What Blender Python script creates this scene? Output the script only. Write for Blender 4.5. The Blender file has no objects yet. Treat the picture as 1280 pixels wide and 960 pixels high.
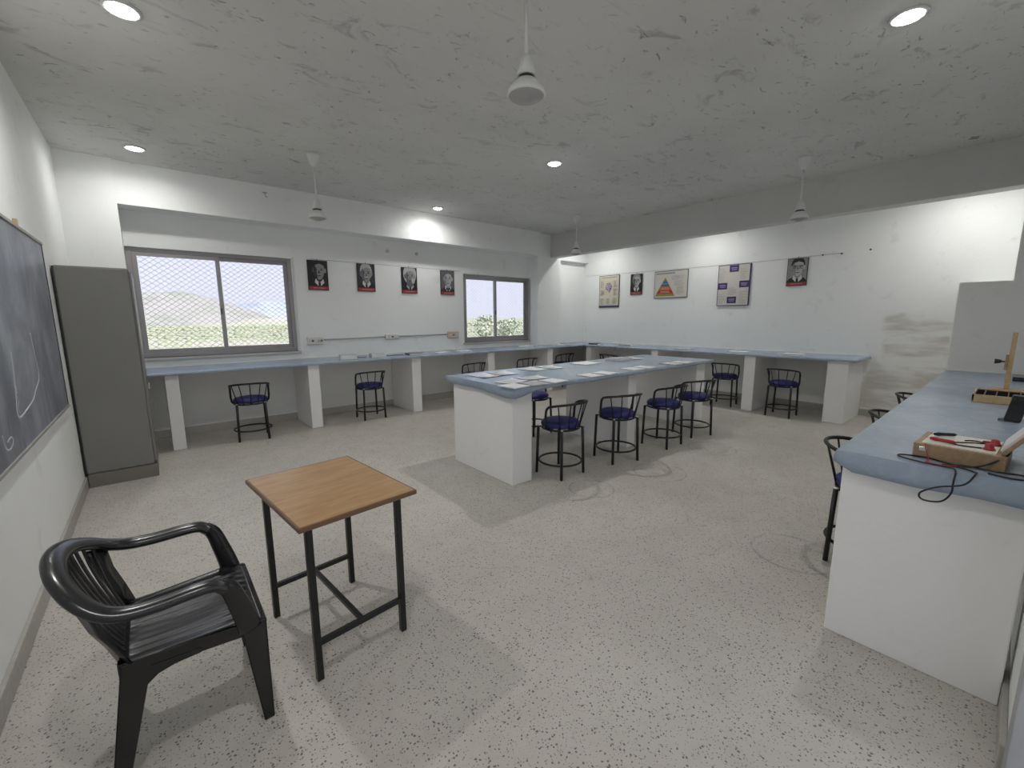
import bpy, bmesh, math, random
from mathutils import Vector, Matrix, noise as mnoise

random.seed(7)
PI = math.pi
R = math.radians
sc = bpy.context.scene
COL = sc.collection

# ------------------------------------------------------------------ materials
def new_mat(name):
    m = bpy.data.materials.new(name)
    m.use_nodes = True
    nt = m.node_tree
    b = nt.nodes.get('Principled BSDF')
    return m, nt, b

def N(nt, kind, **kw):
    n = nt.nodes.new(kind)
    for k, v in kw.items():
        if k in n.bl_rna.properties.keys():
            setattr(n, k, v)
        else:
            n.inputs[k].default_value = v
    return n

def L(nt, a, b):
    nt.links.new(a, b)

def rgba(c):
    return (c[0], c[1], c[2], 1.0)

def plain(name, col, rough=0.5, metal=0.0, var=0.08, scale=9.0, spec=0.5, bump=0.0):
    """a base colour with a slight mottling"""
    m, nt, b = new_mat(name)
    tc = N(nt, 'ShaderNodeTexCoord')
    no = N(nt, 'ShaderNodeTexNoise', Scale=scale, Detail=4.0)
    L(nt, tc.outputs['Object'], no.inputs['Vector'])
    mx = N(nt, 'ShaderNodeMix', data_type='RGBA')
    mx.inputs[6].default_value = rgba([c * (1 - var) for c in col])
    mx.inputs[7].default_value = rgba([min(1, c * (1 + var)) for c in col])
    L(nt, no.outputs['Fac'], mx.inputs[0])
    L(nt, mx.outputs[2], b.inputs['Base Color'])
    b.inputs['Roughness'].default_value = rough
    b.inputs['Metallic'].default_value = metal
    b.inputs['Specular IOR Level'].default_value = spec
    if bump:
        bp = N(nt, 'ShaderNodeBump', Strength=bump, Distance=0.01)
        L(nt, no.outputs['Fac'], bp.inputs['Height'])
        L(nt, bp.outputs['Normal'], b.inputs['Normal'])
    return m

def ramp(nt, src, p0, p1, c0=0.0, c1=1.0):
    r = N(nt, 'ShaderNodeMapRange', interpolation_type='SMOOTHSTEP')
    r.inputs['From Min'].default_value = p0
    r.inputs['From Max'].default_value = p1
    r.inputs['To Min'].default_value = c0
    r.inputs['To Max'].default_value = c1
    L(nt, src, r.inputs['Value'])
    return r.outputs['Result']

def mth(nt, op, a, b=None, c=None):
    n = N(nt, 'ShaderNodeMath', operation=op)
    for i, v in enumerate((a, b, c)):
        if v is None:
            continue
        if isinstance(v, (int, float)):
            n.inputs[i].default_value = v
        else:
            L(nt, v, n.inputs[i])
    return n.outputs[0]

def mixc(nt, fac, a, b):
    n = N(nt, 'ShaderNodeMix', data_type='RGBA')
    if isinstance(fac, (int, float)):
        n.inputs[0].default_value = fac
    else:
        L(nt, fac, n.inputs[0])
    for i, v in ((6, a), (7, b)):
        if isinstance(v, (tuple, list)):
            n.inputs[i].default_value = rgba(v)
        else:
            L(nt, v, n.inputs[i])
    return n.outputs[2]

def wall_material(name, base, dirty, smudge=0.5, patch=None):
    m, nt, b = new_mat(name)
    tc = N(nt, 'ShaderNodeTexCoord')
    o = tc.outputs['Object']
    n1 = N(nt, 'ShaderNodeTexNoise', Scale=0.9, Detail=5.0, Roughness=0.6)
    L(nt, o, n1.inputs['Vector'])
    n2 = N(nt, 'ShaderNodeTexNoise', Scale=4.2, Detail=6.0, Roughness=0.62, Distortion=0.6)
    L(nt, o, n2.inputs['Vector'])
    n3 = N(nt, 'ShaderNodeTexNoise', Scale=26.0, Detail=3.0)
    L(nt, o, n3.inputs['Vector'])
    f1 = ramp(nt, n1.outputs['Fac'], 0.42, 0.75, 0, 0.30)
    f2 = ramp(nt, n2.outputs['Fac'], 0.58, 0.78, 0, smudge)
    c = mixc(nt, f1, base, [x * 0.90 for x in base])
    c = mixc(nt, f2, c, dirty)
    if patch:
        sx = N(nt, 'ShaderNodeSeparateXYZ')
        L(nt, o, sx.inputs[0])
        y0, y1, z1 = patch
        wob = mth(nt, 'MULTIPLY', n1.outputs['Fac'], 0.9)
        ym = mth(nt, 'ADD', sx.outputs['Y'], wob)
        a = ramp(nt, ym, y0 + 0.45, y0 + 0.5)
        bb = ramp(nt, ym, y1 + 0.45, y1 + 0.6, 1, 0)
        zm = mth(nt, 'ADD', sx.outputs['Z'], mth(nt, 'MULTIPLY', n2.outputs['Fac'], 0.5))
        cc = ramp(nt, zm, z1 + 0.2, z1 + 0.32, 1, 0)
        mask = mth(nt, 'MULTIPLY', mth(nt, 'MULTIPLY', a, bb), cc)
        mpb = N(nt, 'ShaderNodeMapping'); mpb.inputs['Scale'].default_value = (1, 0.55, 2.6)
        L(nt, o, mpb.inputs['Vector'])
        nb = N(nt, 'ShaderNodeTexNoise', Scale=2.2, Detail=5.0, Roughness=0.55)
        L(nt, mpb.outputs[0], nb.inputs['Vector'])
        tone = ramp(nt, nb.outputs['Fac'], 0.40, 0.62, 0.10, 0.75)
        c = mixc(nt, mth(nt, 'MULTIPLY', mask, tone), c, (0.53, 0.49, 0.44))
    L(nt, c, b.inputs['Base Color'])
    b.inputs['Roughness'].default_value = 0.75
    b.inputs['Specular IOR Level'].default_value = 0.25
    bp = N(nt, 'ShaderNodeBump', Strength=0.15, Distance=0.01)
    L(nt, mth(nt, 'ADD', n3.outputs['Fac'], n2.outputs['Fac']), bp.inputs['Height'])
    L(nt, bp.outputs['Normal'], b.inputs['Normal'])
    return m

def floor_material():
    m, nt, b = new_mat('terrazzo')
    tc = N(nt, 'ShaderNodeTexCoord')
    o = tc.outputs['Object']
    big = N(nt, 'ShaderNodeTexNoise', Scale=0.8, Detail=6.0, Roughness=0.6)
    L(nt, o, big.inputs['Vector'])
    med = N(nt, 'ShaderNodeTexNoise', Scale=5.0, Detail=5.0, Roughness=0.65)
    L(nt, o, med.inputs['Vector'])
    wob = N(nt, 'ShaderNodeTexNoise', Scale=60.0, Detail=2.0)
    L(nt, o, wob.inputs['Vector'])
    c = mixc(nt, ramp(nt, big.outputs['Fac'], 0.3, 0.7), (0.515, 0.485, 0.44), (0.595, 0.565, 0.515))
    c = mixc(nt, ramp(nt, med.outputs['Fac'], 0.45, 0.75, 0, 0.35), c, (0.455, 0.43, 0.39))
    def chips(scale, thr, keep, col, c, soft=0.05, amt=0.9):
        v = N(nt, 'ShaderNodeTexVoronoi', Scale=scale, Randomness=1.0)
        ad = N(nt, 'ShaderNodeVectorMath', operation='ADD')
        sc_ = N(nt, 'ShaderNodeVectorMath', operation='SCALE')
        sc_.inputs['Scale'].default_value = 0.012
        L(nt, wob.outputs['Color'], sc_.inputs[0])
        L(nt, o, ad.inputs[0]); L(nt, sc_.outputs[0], ad.inputs[1])
        L(nt, ad.outputs[0], v.inputs['Vector'])
        sp = N(nt, 'ShaderNodeSeparateColor')
        L(nt, v.outputs['Color'], sp.inputs[0])
        pick = mth(nt, 'GREATER_THAN', sp.outputs[0], keep)
        size = mth(nt, 'MULTIPLY', sp.outputs[1], thr)
        d = mth(nt, 'SUBTRACT', mth(nt, 'ADD', size, thr * 0.45), v.outputs['Distance'])
        f = mth(nt, 'MULTIPLY', mth(nt, 'MULTIPLY', ramp(nt, d, 0.0, soft), pick), amt)
        return mixc(nt, f, c, col)
    c = chips(74, 0.27, 0.32, (0.12, 0.105, 0.09), c, amt=0.85)
    c = chips(125, 0.28, 0.45, (0.20, 0.18, 0.155), c, amt=0.75)
    c = chips(70, 0.26, 0.72, (0.60, 0.58, 0.54), c, amt=0.15)
    # scuffed rings where stools were dragged
    sx = N(nt, 'ShaderNodeSeparateXYZ'); L(nt, o, sx.inputs[0])
    for cx, cy, r in ((3.78, 2.18, 0.25), (2.93, 2.36, 0.20), (4.95, 2.2, 0.26), (3.10, 0.80, 0.24), (1.2, 5.9, 0.23)):
        dx = mth(nt, 'SUBTRACT', sx.outputs['X'], cx); dy = mth(nt, 'SUBTRACT', sx.outputs['Y'], cy)
        d = mth(nt, 'SQRT', mth(nt, 'ADD', mth(nt, 'MULTIPLY', dx, dx), mth(nt, 'MULTIPLY', dy, dy)))
        e = mth(nt, 'ABSOLUTE', mth(nt, 'SUBTRACT', d, r))
        f = mth(nt, 'MULTIPLY', ramp(nt, e, 0.004, 0.012, 0.45, 0), ramp(nt, med.outputs['Fac'], 0.35, 0.6))
        c = mixc(nt, f, c, (0.20, 0.19, 0.18))
    L(nt, c, b.inputs['Base Color'])
    L(nt, ramp(nt, med.outputs['Fac'], 0.3, 0.7, 0.45, 0.62), b.inputs['Roughness'])
    b.inputs['Specular IOR Level'].default_value = 0.3
    return m

def ceiling_material():
    m, nt, b = new_mat('cement_ceiling')
    tc = N(nt, 'ShaderNodeTexCoord'); o = tc.outputs['Object']
    big = N(nt, 'ShaderNodeTexNoise', Scale=0.7, Detail=5.0, Roughness=0.6)
    L(nt, o, big.inputs['Vector'])
    mp = N(nt, 'ShaderNodeMapping'); mp.inputs['Scale'].default_value = (1.0, 1.7, 1.0); mp.inputs['Rotation'].default_value = (0, 0, 0.3)
    L(nt, o, mp.inputs['Vector'])
    sm = N(nt, 'ShaderNodeTexNoise', Scale=3.2, Detail=7.0, Roughness=0.68, Distortion=0.9)
    L(nt, mp.outputs[0], sm.inputs['Vector'])
    sp = N(nt, 'ShaderNodeTexNoise', Scale=9.0, Detail=5.0, Roughness=0.6, Distortion=1.2)
    L(nt, mp.outputs[0], sp.inputs['Vector'])
    c = mixc(nt, ramp(nt, big.outputs['Fac'], 0.35, 0.7), (0.70, 0.695, 0.68), (0.63, 0.625, 0.61))
    gate = ramp(nt, big.outputs['Fac'], 0.40, 0.56, 0.5, 1.0)
    c = mixc(nt, mth(nt, 'MULTIPLY', ramp(nt, sm.outputs['Fac'], 0.56, 0.68, 0, 0.6), gate), c, (0.33, 0.325, 0.32))
    c = mixc(nt, mth(nt, 'MULTIPLY', ramp(nt, sp.outputs['Fac'], 0.61, 0.70, 0, 0.8), gate), c, (0.22, 0.215, 0.21))
    L(nt, c, b.inputs['Base Color'])
    b.inputs['Roughness'].default_value = 0.9
    b.inputs['Specular IOR Level'].default_value = 0.1
    bp = N(nt, 'ShaderNodeBump', Strength=0.2, Distance=0.01)
    L(nt, sm.outputs['Fac'], bp.inputs['Height']); L(nt, bp.outputs['Normal'], b.inputs['Normal'])
    return m

def wood_material(name, c0, c1, scale=6.0, rough=0.35, axis='X'):
    m, nt, b = new_mat(name)
    tc = N(nt, 'ShaderNodeTexCoord')
    mp = N(nt, 'ShaderNodeMapping')
    mp.inputs['Scale'].default_value = (0.25, 1.5, 1.5) if axis == 'X' else ((1.5, 0.25, 1.5) if axis == 'Y' else (1.5, 1.5, 0.25))
    L(nt, tc.outputs['Object'], mp.inputs['Vector'])
    no = N(nt, 'ShaderNodeTexNoise', Scale=scale * 4, Detail=6.0, Roughness=0.6, Distortion=0.5)
    L(nt, mp.outputs[0], no.inputs['Vector'])
    n2 = N(nt, 'ShaderNodeTexNoise', Scale=scale * 0.8, Detail=3.0)
    L(nt, tc.outputs['Object'], n2.inputs['Vector'])
    f = mth(nt, 'ADD', mth(nt, 'MULTIPLY', no.outputs['Fac'], 0.6), mth(nt, 'MULTIPLY', n2.outputs['Fac'], 0.4))
    L(nt, mixc(nt, ramp(nt, f, 0.35, 0.65), c0, c1), b.inputs['Base Color'])
    b.inputs['Roughness'].default_value = rough
    return m

def cloth_material():
    m, nt, b = new_mat('pale_blue_sheet')
    tc = N(nt, 'ShaderNodeTexCoord'); o = tc.outputs['Object']
    n1 = N(nt, 'ShaderNodeTexNoise', Scale=2.5, Detail=5.0, Roughness=0.6); L(nt, o, n1.inputs['Vector'])
    n2 = N(nt, 'ShaderNodeTexNoise', Scale=14.0, Detail=4.0, Distortion=1.5); L(nt, o, n2.inputs['Vector'])
    c = mixc(nt, ramp(nt, n1.outputs['Fac'], 0.3, 0.7), (0.275, 0.345, 0.435), (0.35, 0.42, 0.51))
    c = mixc(nt, ramp(nt, n2.outputs['Fac'], 0.5, 0.7, 0, 0.3), c, (0.42, 0.485, 0.57))
    L(nt, c, b.inputs['Base Color'])
    b.inputs['Roughness'].default_value = 0.25
    b.inputs['Specular IOR Level'].default_value = 0.5
    bp = N(nt, 'ShaderNodeBump', Strength=0.45, Distance=0.008)
    L(nt, mth(nt, 'ADD', n2.outputs['Fac'], n1.outputs['Fac']), bp.inputs['Height'])
    L(nt, bp.outputs['Normal'], b.inputs['Normal'])
    return m

def slate_material():
    m, nt, b = new_mat('blackboard_slate')
    tc = N(nt, 'ShaderNodeTexCoord'); o = tc.outputs['Object']
    mp = N(nt, 'ShaderNodeMapping'); mp.inputs['Scale'].default_value = (1, 1.2, 0.85)
    L(nt, o, mp.inputs['Vector'])
    n1 = N(nt, 'ShaderNodeTexNoise', Scale=1.6, Detail=6.0, Roughness=0.6, Distortion=1.4); L(nt, mp.outputs[0], n1.inputs['Vector'])
    n2 = N(nt, 'ShaderNodeTexNoise', Scale=9.0, Detail=5.0, Distortion=2.0); L(nt, mp.outputs[0], n2.inputs['Vector'])
    c = mixc(nt, ramp(nt, n1.outputs['Fac'], 0.35, 0.72), (0.14, 0.155, 0.185), (0.32, 0.34, 0.385))
    c = mixc(nt, ramp(nt, n2.outputs['Fac'], 0.5, 0.75, 0, 0.3), c, (0.29, 0.30, 0.33))
    L(nt, c, b.inputs['Base Color'])
    b.inputs['Roughness'].default_value = 0.40
    return m

def emit(name, col, s):
    m = bpy.data.materials.new(name); m.use_nodes = True
    nt = m.node_tree; nt.nodes.clear()
    o = N(nt, 'ShaderNodeOutputMaterial'); e = N(nt, 'ShaderNodeEmission')
    e.inputs['Color'].default_value = rgba(col); e.inputs['Strength'].default_value = s
    L(nt, e.outputs[0], o.inputs['Surface'])
    return m

def glass_material():
    m = bpy.data.materials.new('window_glass'); m.use_nodes = True
    nt = m.node_tree; nt.nodes.clear()
    o = N(nt, 'ShaderNodeOutputMaterial')
    t = N(nt, 'ShaderNodeBsdfTransparent'); g = N(nt, 'ShaderNodeBsdfGlossy'); g.inputs['Roughness'].default_value = 0.02
    lw = N(nt, 'ShaderNodeFresnel', IOR=1.25)
    mx = N(nt, 'ShaderNodeMixShader')
    t.inputs['Color'].default_value = (0.95, 0.96, 0.97, 1)
    L(nt, lw.outputs[0], mx.inputs[0]); L(nt, t.outputs[0], mx.inputs[1]); L(nt, g.outputs[0], mx.inputs[2])
    L(nt, mx.outputs[0], o.inputs['Surface'])
    return m

def scrub_material(name, a, b_, c_, scale):
    m, nt, b = new_mat(name)
    tc = N(nt, 'ShaderNodeTexCoord'); o = tc.outputs['Object']
    n1 = N(nt, 'ShaderNodeTexNoise', Scale=scale, Detail=8.0, Roughness=0.7); L(nt, o, n1.inputs['Vector'])
    n2 = N(nt, 'ShaderNodeTexNoise', Scale=scale * 0.22, Detail=4.0); L(nt, o, n2.inputs['Vector'])
    c = mixc(nt, ramp(nt, n1.outputs['Fac'], 0.40, 0.62), a, b_)
    c = mixc(nt, ramp(nt, n2.outputs['Fac'], 0.45, 0.62), c, c_)
    L(nt, c, b.inputs['Base Color'])
    b.inputs['Roughness'].default_value = 0.95
    b.inputs['Specular IOR Level'].default_value = 0.05
    return m

M = {}
M['wall'] = wall_material('white_plaster', (0.865, 0.875, 0.865), (0.62, 0.62, 0.615), 0.42)
M['wall_patch'] = wall_material('white_plaster_patched', (0.865, 0.875, 0.865), (0.62, 0.62, 0.615), 0.5, patch=(0.5, 1.35, 1.55))
M['grubby'] = wall_material('grubby_plaster', (0.80, 0.80, 0.785), (0.58, 0.58, 0.57), 0.5)
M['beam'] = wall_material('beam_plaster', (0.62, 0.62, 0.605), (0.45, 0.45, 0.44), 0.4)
M['bench_white'] = wall_material('bench_whitewash', (0.87, 0.87, 0.87), (0.72, 0.72, 0.715), 0.35)
M['floor'] = floor_material()
M['ceil'] = ceiling_material()
M['skirt'] = plain('skirting_terrazzo', (0.42, 0.40, 0.37), 0.5, var=0.2, scale=30)
M['alu'] = plain('grey_aluminium', (0.36, 0.345, 0.35), 0.4, 0.3, var=0.05)
M['glass'] = glass_material()
M['wire'] = plain('grille_wire', (0.42, 0.42, 0.46), 0.6)
M['sill'] = plain('cement_sill', (0.52, 0.50, 0.48), 0.8, var=0.15)
M['cloth'] = cloth_material()
M['steel'] = plain('almirah_paint', (0.20, 0.197, 0.187), 0.42, var=0.05, scale=3)
M['steel_plinth'] = plain('almirah_plinth', (0.19, 0.175, 0.155), 0.5, var=0.12)
M['chrome'] = plain('chrome', (0.7, 0.7, 0.7), 0.2, 1.0, var=0.02)
M['black_metal'] = plain('black_enamel', (0.012, 0.012, 0.013), 0.35, var=0.1)
M['worn'] = plain('worn_white_tip', (0.75, 0.75, 0.72), 0.5)
M['blue'] = plain('navy_vinyl', (0.020, 0.022, 0.145), 0.5, var=0.15, scale=20)
M['blackplastic'] = plain('black_plastic', (0.016, 0.016, 0.017), 0.24, var=0.2, scale=14, spec=0.6)
M['desk'] = wood_material('desk_laminate', (0.39, 0.225, 0.098), (0.50, 0.315, 0.155), 5, 0.3)
M['desk_edge'] = plain('desk_edging', (0.16, 0.085, 0.04), 0.4)
M['lightwood'] = wood_material('pale_wood', (0.42, 0.30, 0.16), (0.54, 0.40, 0.23), 8, 0.5)
M['kitwood'] = wood_material('kit_wood', (0.30, 0.20, 0.115), (0.42, 0.29, 0.17), 8, 0.5)
M['cream'] = plain('cream_panel', (0.74, 0.71, 0.63), 0.4, var=0.03)
M['whiteboard'] = plain('white_panel', (0.78, 0.78, 0.78), 0.35, var=0.03)
M['red'] = plain('red_plastic', (0.36, 0.02, 0.03), 0.35)
M['redwire'] = plain('red_wire', (0.40, 0.03, 0.04), 0.4)
M['blackwire'] = plain('black_wire', (0.012, 0.012, 0.012), 0.45)
M['slate'] = slate_material()
M['chalk'] = plain('chalk', (0.50, 0.51, 0.53), 0.9)
M['frame_grey'] = plain('board_edging', (0.34, 0.32, 0.30), 0.5)
M['fanwhite'] = plain('fan_enamel', (0.68, 0.69, 0.68), 0.35, var=0.03)
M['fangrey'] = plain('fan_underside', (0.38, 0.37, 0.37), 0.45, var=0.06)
M['dark'] = plain('gap_shade_and_fittings', (0.02, 0.025, 0.025), 0.5)  # near-black for small fittings; in gaps it is painted shade
M['led'] = emit('led_diffuser', (1.0, 1.0, 0.98), 24.0)
M['paper'] = plain('paper', (0.85, 0.85, 0.865), 0.5, var=0.04, scale=16)
M['glosspaper'] = plain('glossy_paper', (0.80, 0.79, 0.79), 0.16, var=0.03)
M['greypaper'] = plain('grey_cover', (0.52, 0.51, 0.52), 0.45, var=0.15)
M['darkcover'] = plain('dark_cover', (0.10, 0.10, 0.11), 0.45, var=0.15)
M['ink'] = plain('print_ink', (0.30, 0.29, 0.31), 0.6)
M['switch'] = plain('switch_plastic', (0.70, 0.69, 0.66), 0.4, var=0.04)
M['pinkbox'] = plain('pink_switch_box', (0.60, 0.47, 0.42), 0.45, var=0.08)
M['p_black'] = plain('print_black', (0.014, 0.013, 0.018), 0.45)
M['p_dark'] = plain('print_dark', (0.035, 0.034, 0.042), 0.45)
M['p_mid'] = plain('print_mid', (0.13, 0.13, 0.14), 0.45)
M['p_skin'] = plain('print_skin_grey', (0.28, 0.275, 0.275), 0.45, var=0.2, scale=40)
M['p_light'] = plain('print_light', (0.46, 0.455, 0.45), 0.45, var=0.12, scale=40)
M['p_white'] = plain('print_white', (0.66, 0.65, 0.64), 0.45)
M['p_red'] = plain('print_red', (0.34, 0.035, 0.05), 0.45)
M['p_pink'] = plain('print_pink', (0.62, 0.33, 0.33), 0.45)
M['c_paper'] = plain('chart_paper', (0.63, 0.60, 0.55), 0.4, var=0.04)
M['c_cream'] = plain('chart_cream', (0.60, 0.57, 0.44), 0.4, var=0.05)
M['c_navy'] = plain('chart_navy', (0.045, 0.045, 0.15), 0.4)
M['c_purple'] = plain('chart_purple', (0.050, 0.030, 0.13), 0.4)
M['c_lilac'] = plain('chart_lilac', (0.36, 0.28, 0.48), 0.4)
M['c_blue'] = plain('chart_blue', (0.03, 0.13, 0.27), 0.4)
M['c_lblue'] = plain('chart_light_blue', (0.12, 0.28, 0.42), 0.4)
M['c_orange'] = plain('chart_orange', (0.48, 0.15, 0.045), 0.4)
M['c_red'] = plain('chart_red', (0.42, 0.035, 0.03), 0.4)
M['c_olive'] = plain('chart_olive', (0.30, 0.25, 0.04), 0.4)
M['c_green'] = plain('chart_green', (0.16, 0.22, 0.06), 0.4)
M['doorgrey'] = plain('door_steel', (0.36, 0.37, 0.38), 0.4, var=0.06)
M['land'] = scrub_material('scrub_plain', (0.17, 0.19, 0.125), (0.25, 0.25, 0.20), (0.27, 0.255, 0.225), 0.05)
M['hill'] = scrub_material('rocky_hill', (0.165, 0.17, 0.15), (0.215, 0.205, 0.195), (0.205, 0.195, 0.19), 0.055)
M['mountain'] = scrub_material('haze_blue_mountain', (0.20, 0.215, 0.275), (0.22, 0.235, 0.29), (0.23, 0.245, 0.30), 0.01)  # aerial haze put into the base colour: paler and bluer
M['leaf'] = plain('tree_leaves', (0.34, 0.37, 0.28), 0.8, var=0.25, scale=1.5)
M['scrub'] = scrub_material('scrub_leaves', (0.165, 0.19, 0.12), (0.24, 0.25, 0.18), (0.22, 0.22, 0.17), 0.4)
M['velvet'] = plain('dark_velvet', (0.010, 0.009, 0.009), 1.0, spec=0.05)
M['bark'] = plain('tree_bark', (0.16, 0.12, 0.08), 0.9)

# ------------------------------------------------------------------ mesh builder
class MB:
    def __init__(self):
        self.bm = bmesh.new(); self.mats = []
    def mi(self, m):
        if m not in self.mats:
            self.mats.append(m)
        return self.mats.index(m)
    def faces(self, verts, faces, m, smooth=False):
        i = self.mi(m)
        vs = [self.bm.verts.new(v) for v in verts]
        for f in faces:
            try:
                fc = self.bm.faces.new([vs[k] for k in f]); fc.material_index = i; fc.smooth = smooth
            except ValueError:
                pass
        return vs
    def box(self, x0, x1, y0, y1, z0, z1, m, mat4=None):
        v = [(x, y, z) for z in (z0, z1) for y in (y0, y1) for x in (x0, x1)]
        if mat4 is not None:
            v = [mat4 @ Vector(p) for p in v]
        self.faces(v, [(0, 2, 3, 1), (4, 5, 7, 6), (0, 1, 5, 4), (2, 6, 7, 3), (0, 4, 6, 2), (1, 3, 7, 5)], m)
        return self
    def hexa(self, pts, m):
        """8 corners: bottom ring of four, then top ring of four"""
        self.faces(pts, [(3, 2, 1, 0), (4, 5, 6, 7), (0, 1, 5, 4), (1, 2, 6, 5), (2, 3, 7, 6), (3, 0, 4, 7)], m)
        return self
    def tube(self, pts, r, m, seg=10, closed=False, caps=True, flat=None):
        P = [Vector(p) for p in pts]; n = len(P)
        rr = r if isinstance(r, (list, tuple)) else [r] * n
        T = []
        for i in range(n):
            if closed:
                t = P[(i + 1) % n] - P[i - 1]
            else:
                t = P[min(i + 1, n - 1)] - P[max(i - 1, 0)]
            T.append(t.normalized())
        up = Vector((0, 0, 1)) if abs(T[0].z) < 0.9 else Vector((1, 0, 0))
        nrm = (up - T[0] * up.dot(T[0])).normalized()
        rings = []
        for i in range(n):
            nrm = (nrm - T[i] * nrm.dot(T[i])).normalized()
            b = T[i].cross(nrm)
            ring = []
            for k in range(seg):
                a = 2 * PI * k / seg
                sx, sy = (1, 1) if flat is None else flat
                ring.append(P[i] + nrm * math.cos(a) * rr[i] * sx + b * math.sin(a) * rr[i] * sy)
            rings.append(ring)
        verts = [v for ring in rings for v in ring]
        F = []
        for i in range(n if closed else n - 1):
            j = (i + 1) % n
            for k in range(seg):
                k2 = (k + 1) % seg
                F.append((i * seg + k, i * seg + k2, j * seg + k2, j * seg + k))
        vs = self.faces(verts, F, m, True)
        if caps and not closed:
            idx = self.mi(m)
            for ring in (list(reversed(vs[:seg])), vs[-seg:]):
                try:
                    f = self.bm.faces.new(ring); f.material_index = idx
                except ValueError:
                    pass
        return self
    def rod(self, a, b, r, m, seg=10):
        return self.tube([a, b], r, m, seg)
    def lathe(self, prof, m, seg=28, c=(0, 0, 0), mats=None):
        """prof: list of (radius, z)"""
        n = len(prof)
        verts = []
        for r, z in prof:
            for k in range(seg):
                a = 2 * PI * k / seg
                verts.append((c[0] + r * math.cos(a), c[1] + r * math.sin(a), c[2] + z))
        vs = [self.bm.verts.new(v) for v in verts]
        for i in range(n - 1):
            mm = self.mi(mats[i] if mats else m)
            for k in range(seg):
                k2 = (k + 1) % seg
                try:
                    f = self.bm.faces.new((vs[i * seg + k], vs[i * seg + k2], vs[(i + 1) * seg + k2], vs[(i + 1) * seg + k]))
                    f.material_index = mm; f.smooth = True
                except ValueError:
                    pass
        for ring, rev in ((vs[:seg], True), (vs[-seg:], False)):
            try:
                f = self.bm.faces.new(list(reversed(ring)) if rev else ring)
                f.material_index = self.mi(m)
            except ValueError:
                pass
        return self
    def build(self, name, parent=None, bevel=0.0, loc=None, rot=None, segs=2, subsurf=0, solid=0.0):
        bmesh.ops.recalc_face_normals(self.bm, faces=self.bm.faces[:])
        me = bpy.data.meshes.new(name)
        self.bm.to_mesh(me); self.bm.free()
        for m in self.mats:
            me.materials.append(m)
        o = bpy.data.objects.new(name, me)
        COL.objects.link(o)
        if parent is not None:
            o.parent = parent
        if loc is not None:
            o.location = loc
        if rot is not None:
            o.rotation_euler = rot
        if solid:
            s = o.modifiers.new('solid', 'SOLIDIFY'); s.thickness = solid; s.offset = 1
        if bevel:
            b = o.modifiers.new('bevel', 'BEVEL'); b.width = bevel; b.segments = segs; b.limit_method = 'ANGLE'; b.angle_limit = math.radians(40)
        if subsurf:
            s = o.modifiers.new('sub', 'SUBSURF'); s.levels = subsurf; s.render_levels = subsurf
        return o

def tag(o, label=None, cat=None, group=None, kind=None):
    if label: o['label'] = label
    if cat: o['category'] = cat
    if group: o['group'] = group
    if kind: o['kind'] = kind
    return o

def thing(name, label, cat, loc=(0, 0, 0), rz=0.0, group=None):
    o = bpy.data.objects.new(name, None); COL.objects.link(o)
    o.empty_display_size = 0.1
    o.location = loc; o.rotation_euler = (0, 0, rz)
    return tag(o, label, cat, group)

def copy_tree(src, parent=None):
    c = src.copy(); COL.objects.link(c)
    if parent is not None:
        c.parent = parent
    for ch in list(src.children):
        copy_tree(ch, c)
    return c

def struct(mb, name, label=None, bevel=0.0, parent=None):
    o = mb.build(name, parent, bevel)
    if parent is None:
        o['kind'] = 'structure'
    if label: o['label'] = label
    return o

# ------------------------------------------------------------------ the room (metres; X along the window wall, Y towards it)
XL, XR = -0.61, 8.40          # blackboard wall, chart wall
YN, YW = -0.135, 7.15         # door wall, window wall
H = 3.34                      # ceiling height
TH = 0.22

mb = MB(); mb.box(XL - TH, XR + TH, YN - TH, YW + TH, -0.15, 0.0, M['floor'])
struct(mb, 'floor', 'grey terrazzo floor with dark stone chips')
mb = MB(); mb.box(XL - TH, XR + TH, YN - TH, YW + TH, H, H + 0.15, M['ceil'])
struct(mb, 'ceiling', 'stained grey cement ceiling')
mb = MB(); mb.box(XL - TH, XL, YN - TH, YW + TH, 0, H, M['wall'])
struct(mb, 'wall_left', 'white plaster wall carrying the blackboard')
mb = MB(); mb.box(XR, XR + TH, YN - TH, YW + TH, 0, H, M['wall_patch'])
struct(mb, 'wall_right', 'white plaster wall carrying the charts')

# window wall with two openings
W1 = (-0.145, 1.715, 1.06, 2.44)
W2 = (4.785, 6.56, 1.05, 2.405)
mb = MB()
mb.box(XL, W1[0], YW, YW + TH, 0, H, M['wall'])
mb.box(W1[1], W2[0], YW, YW + TH, 0, H, M['wall'])
mb.box(W2[1], XR, YW, YW + TH, 0, H, M['wall'])
for w in (W1, W2):
    mb.box(w[0], w[1], YW, YW + TH, 0, w[2], M['wall'])
    mb.box(w[0], w[1], YW, YW + TH, w[3], H, M['wall'])
struct(mb, 'wall_back', 'white plaster window wall')

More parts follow.
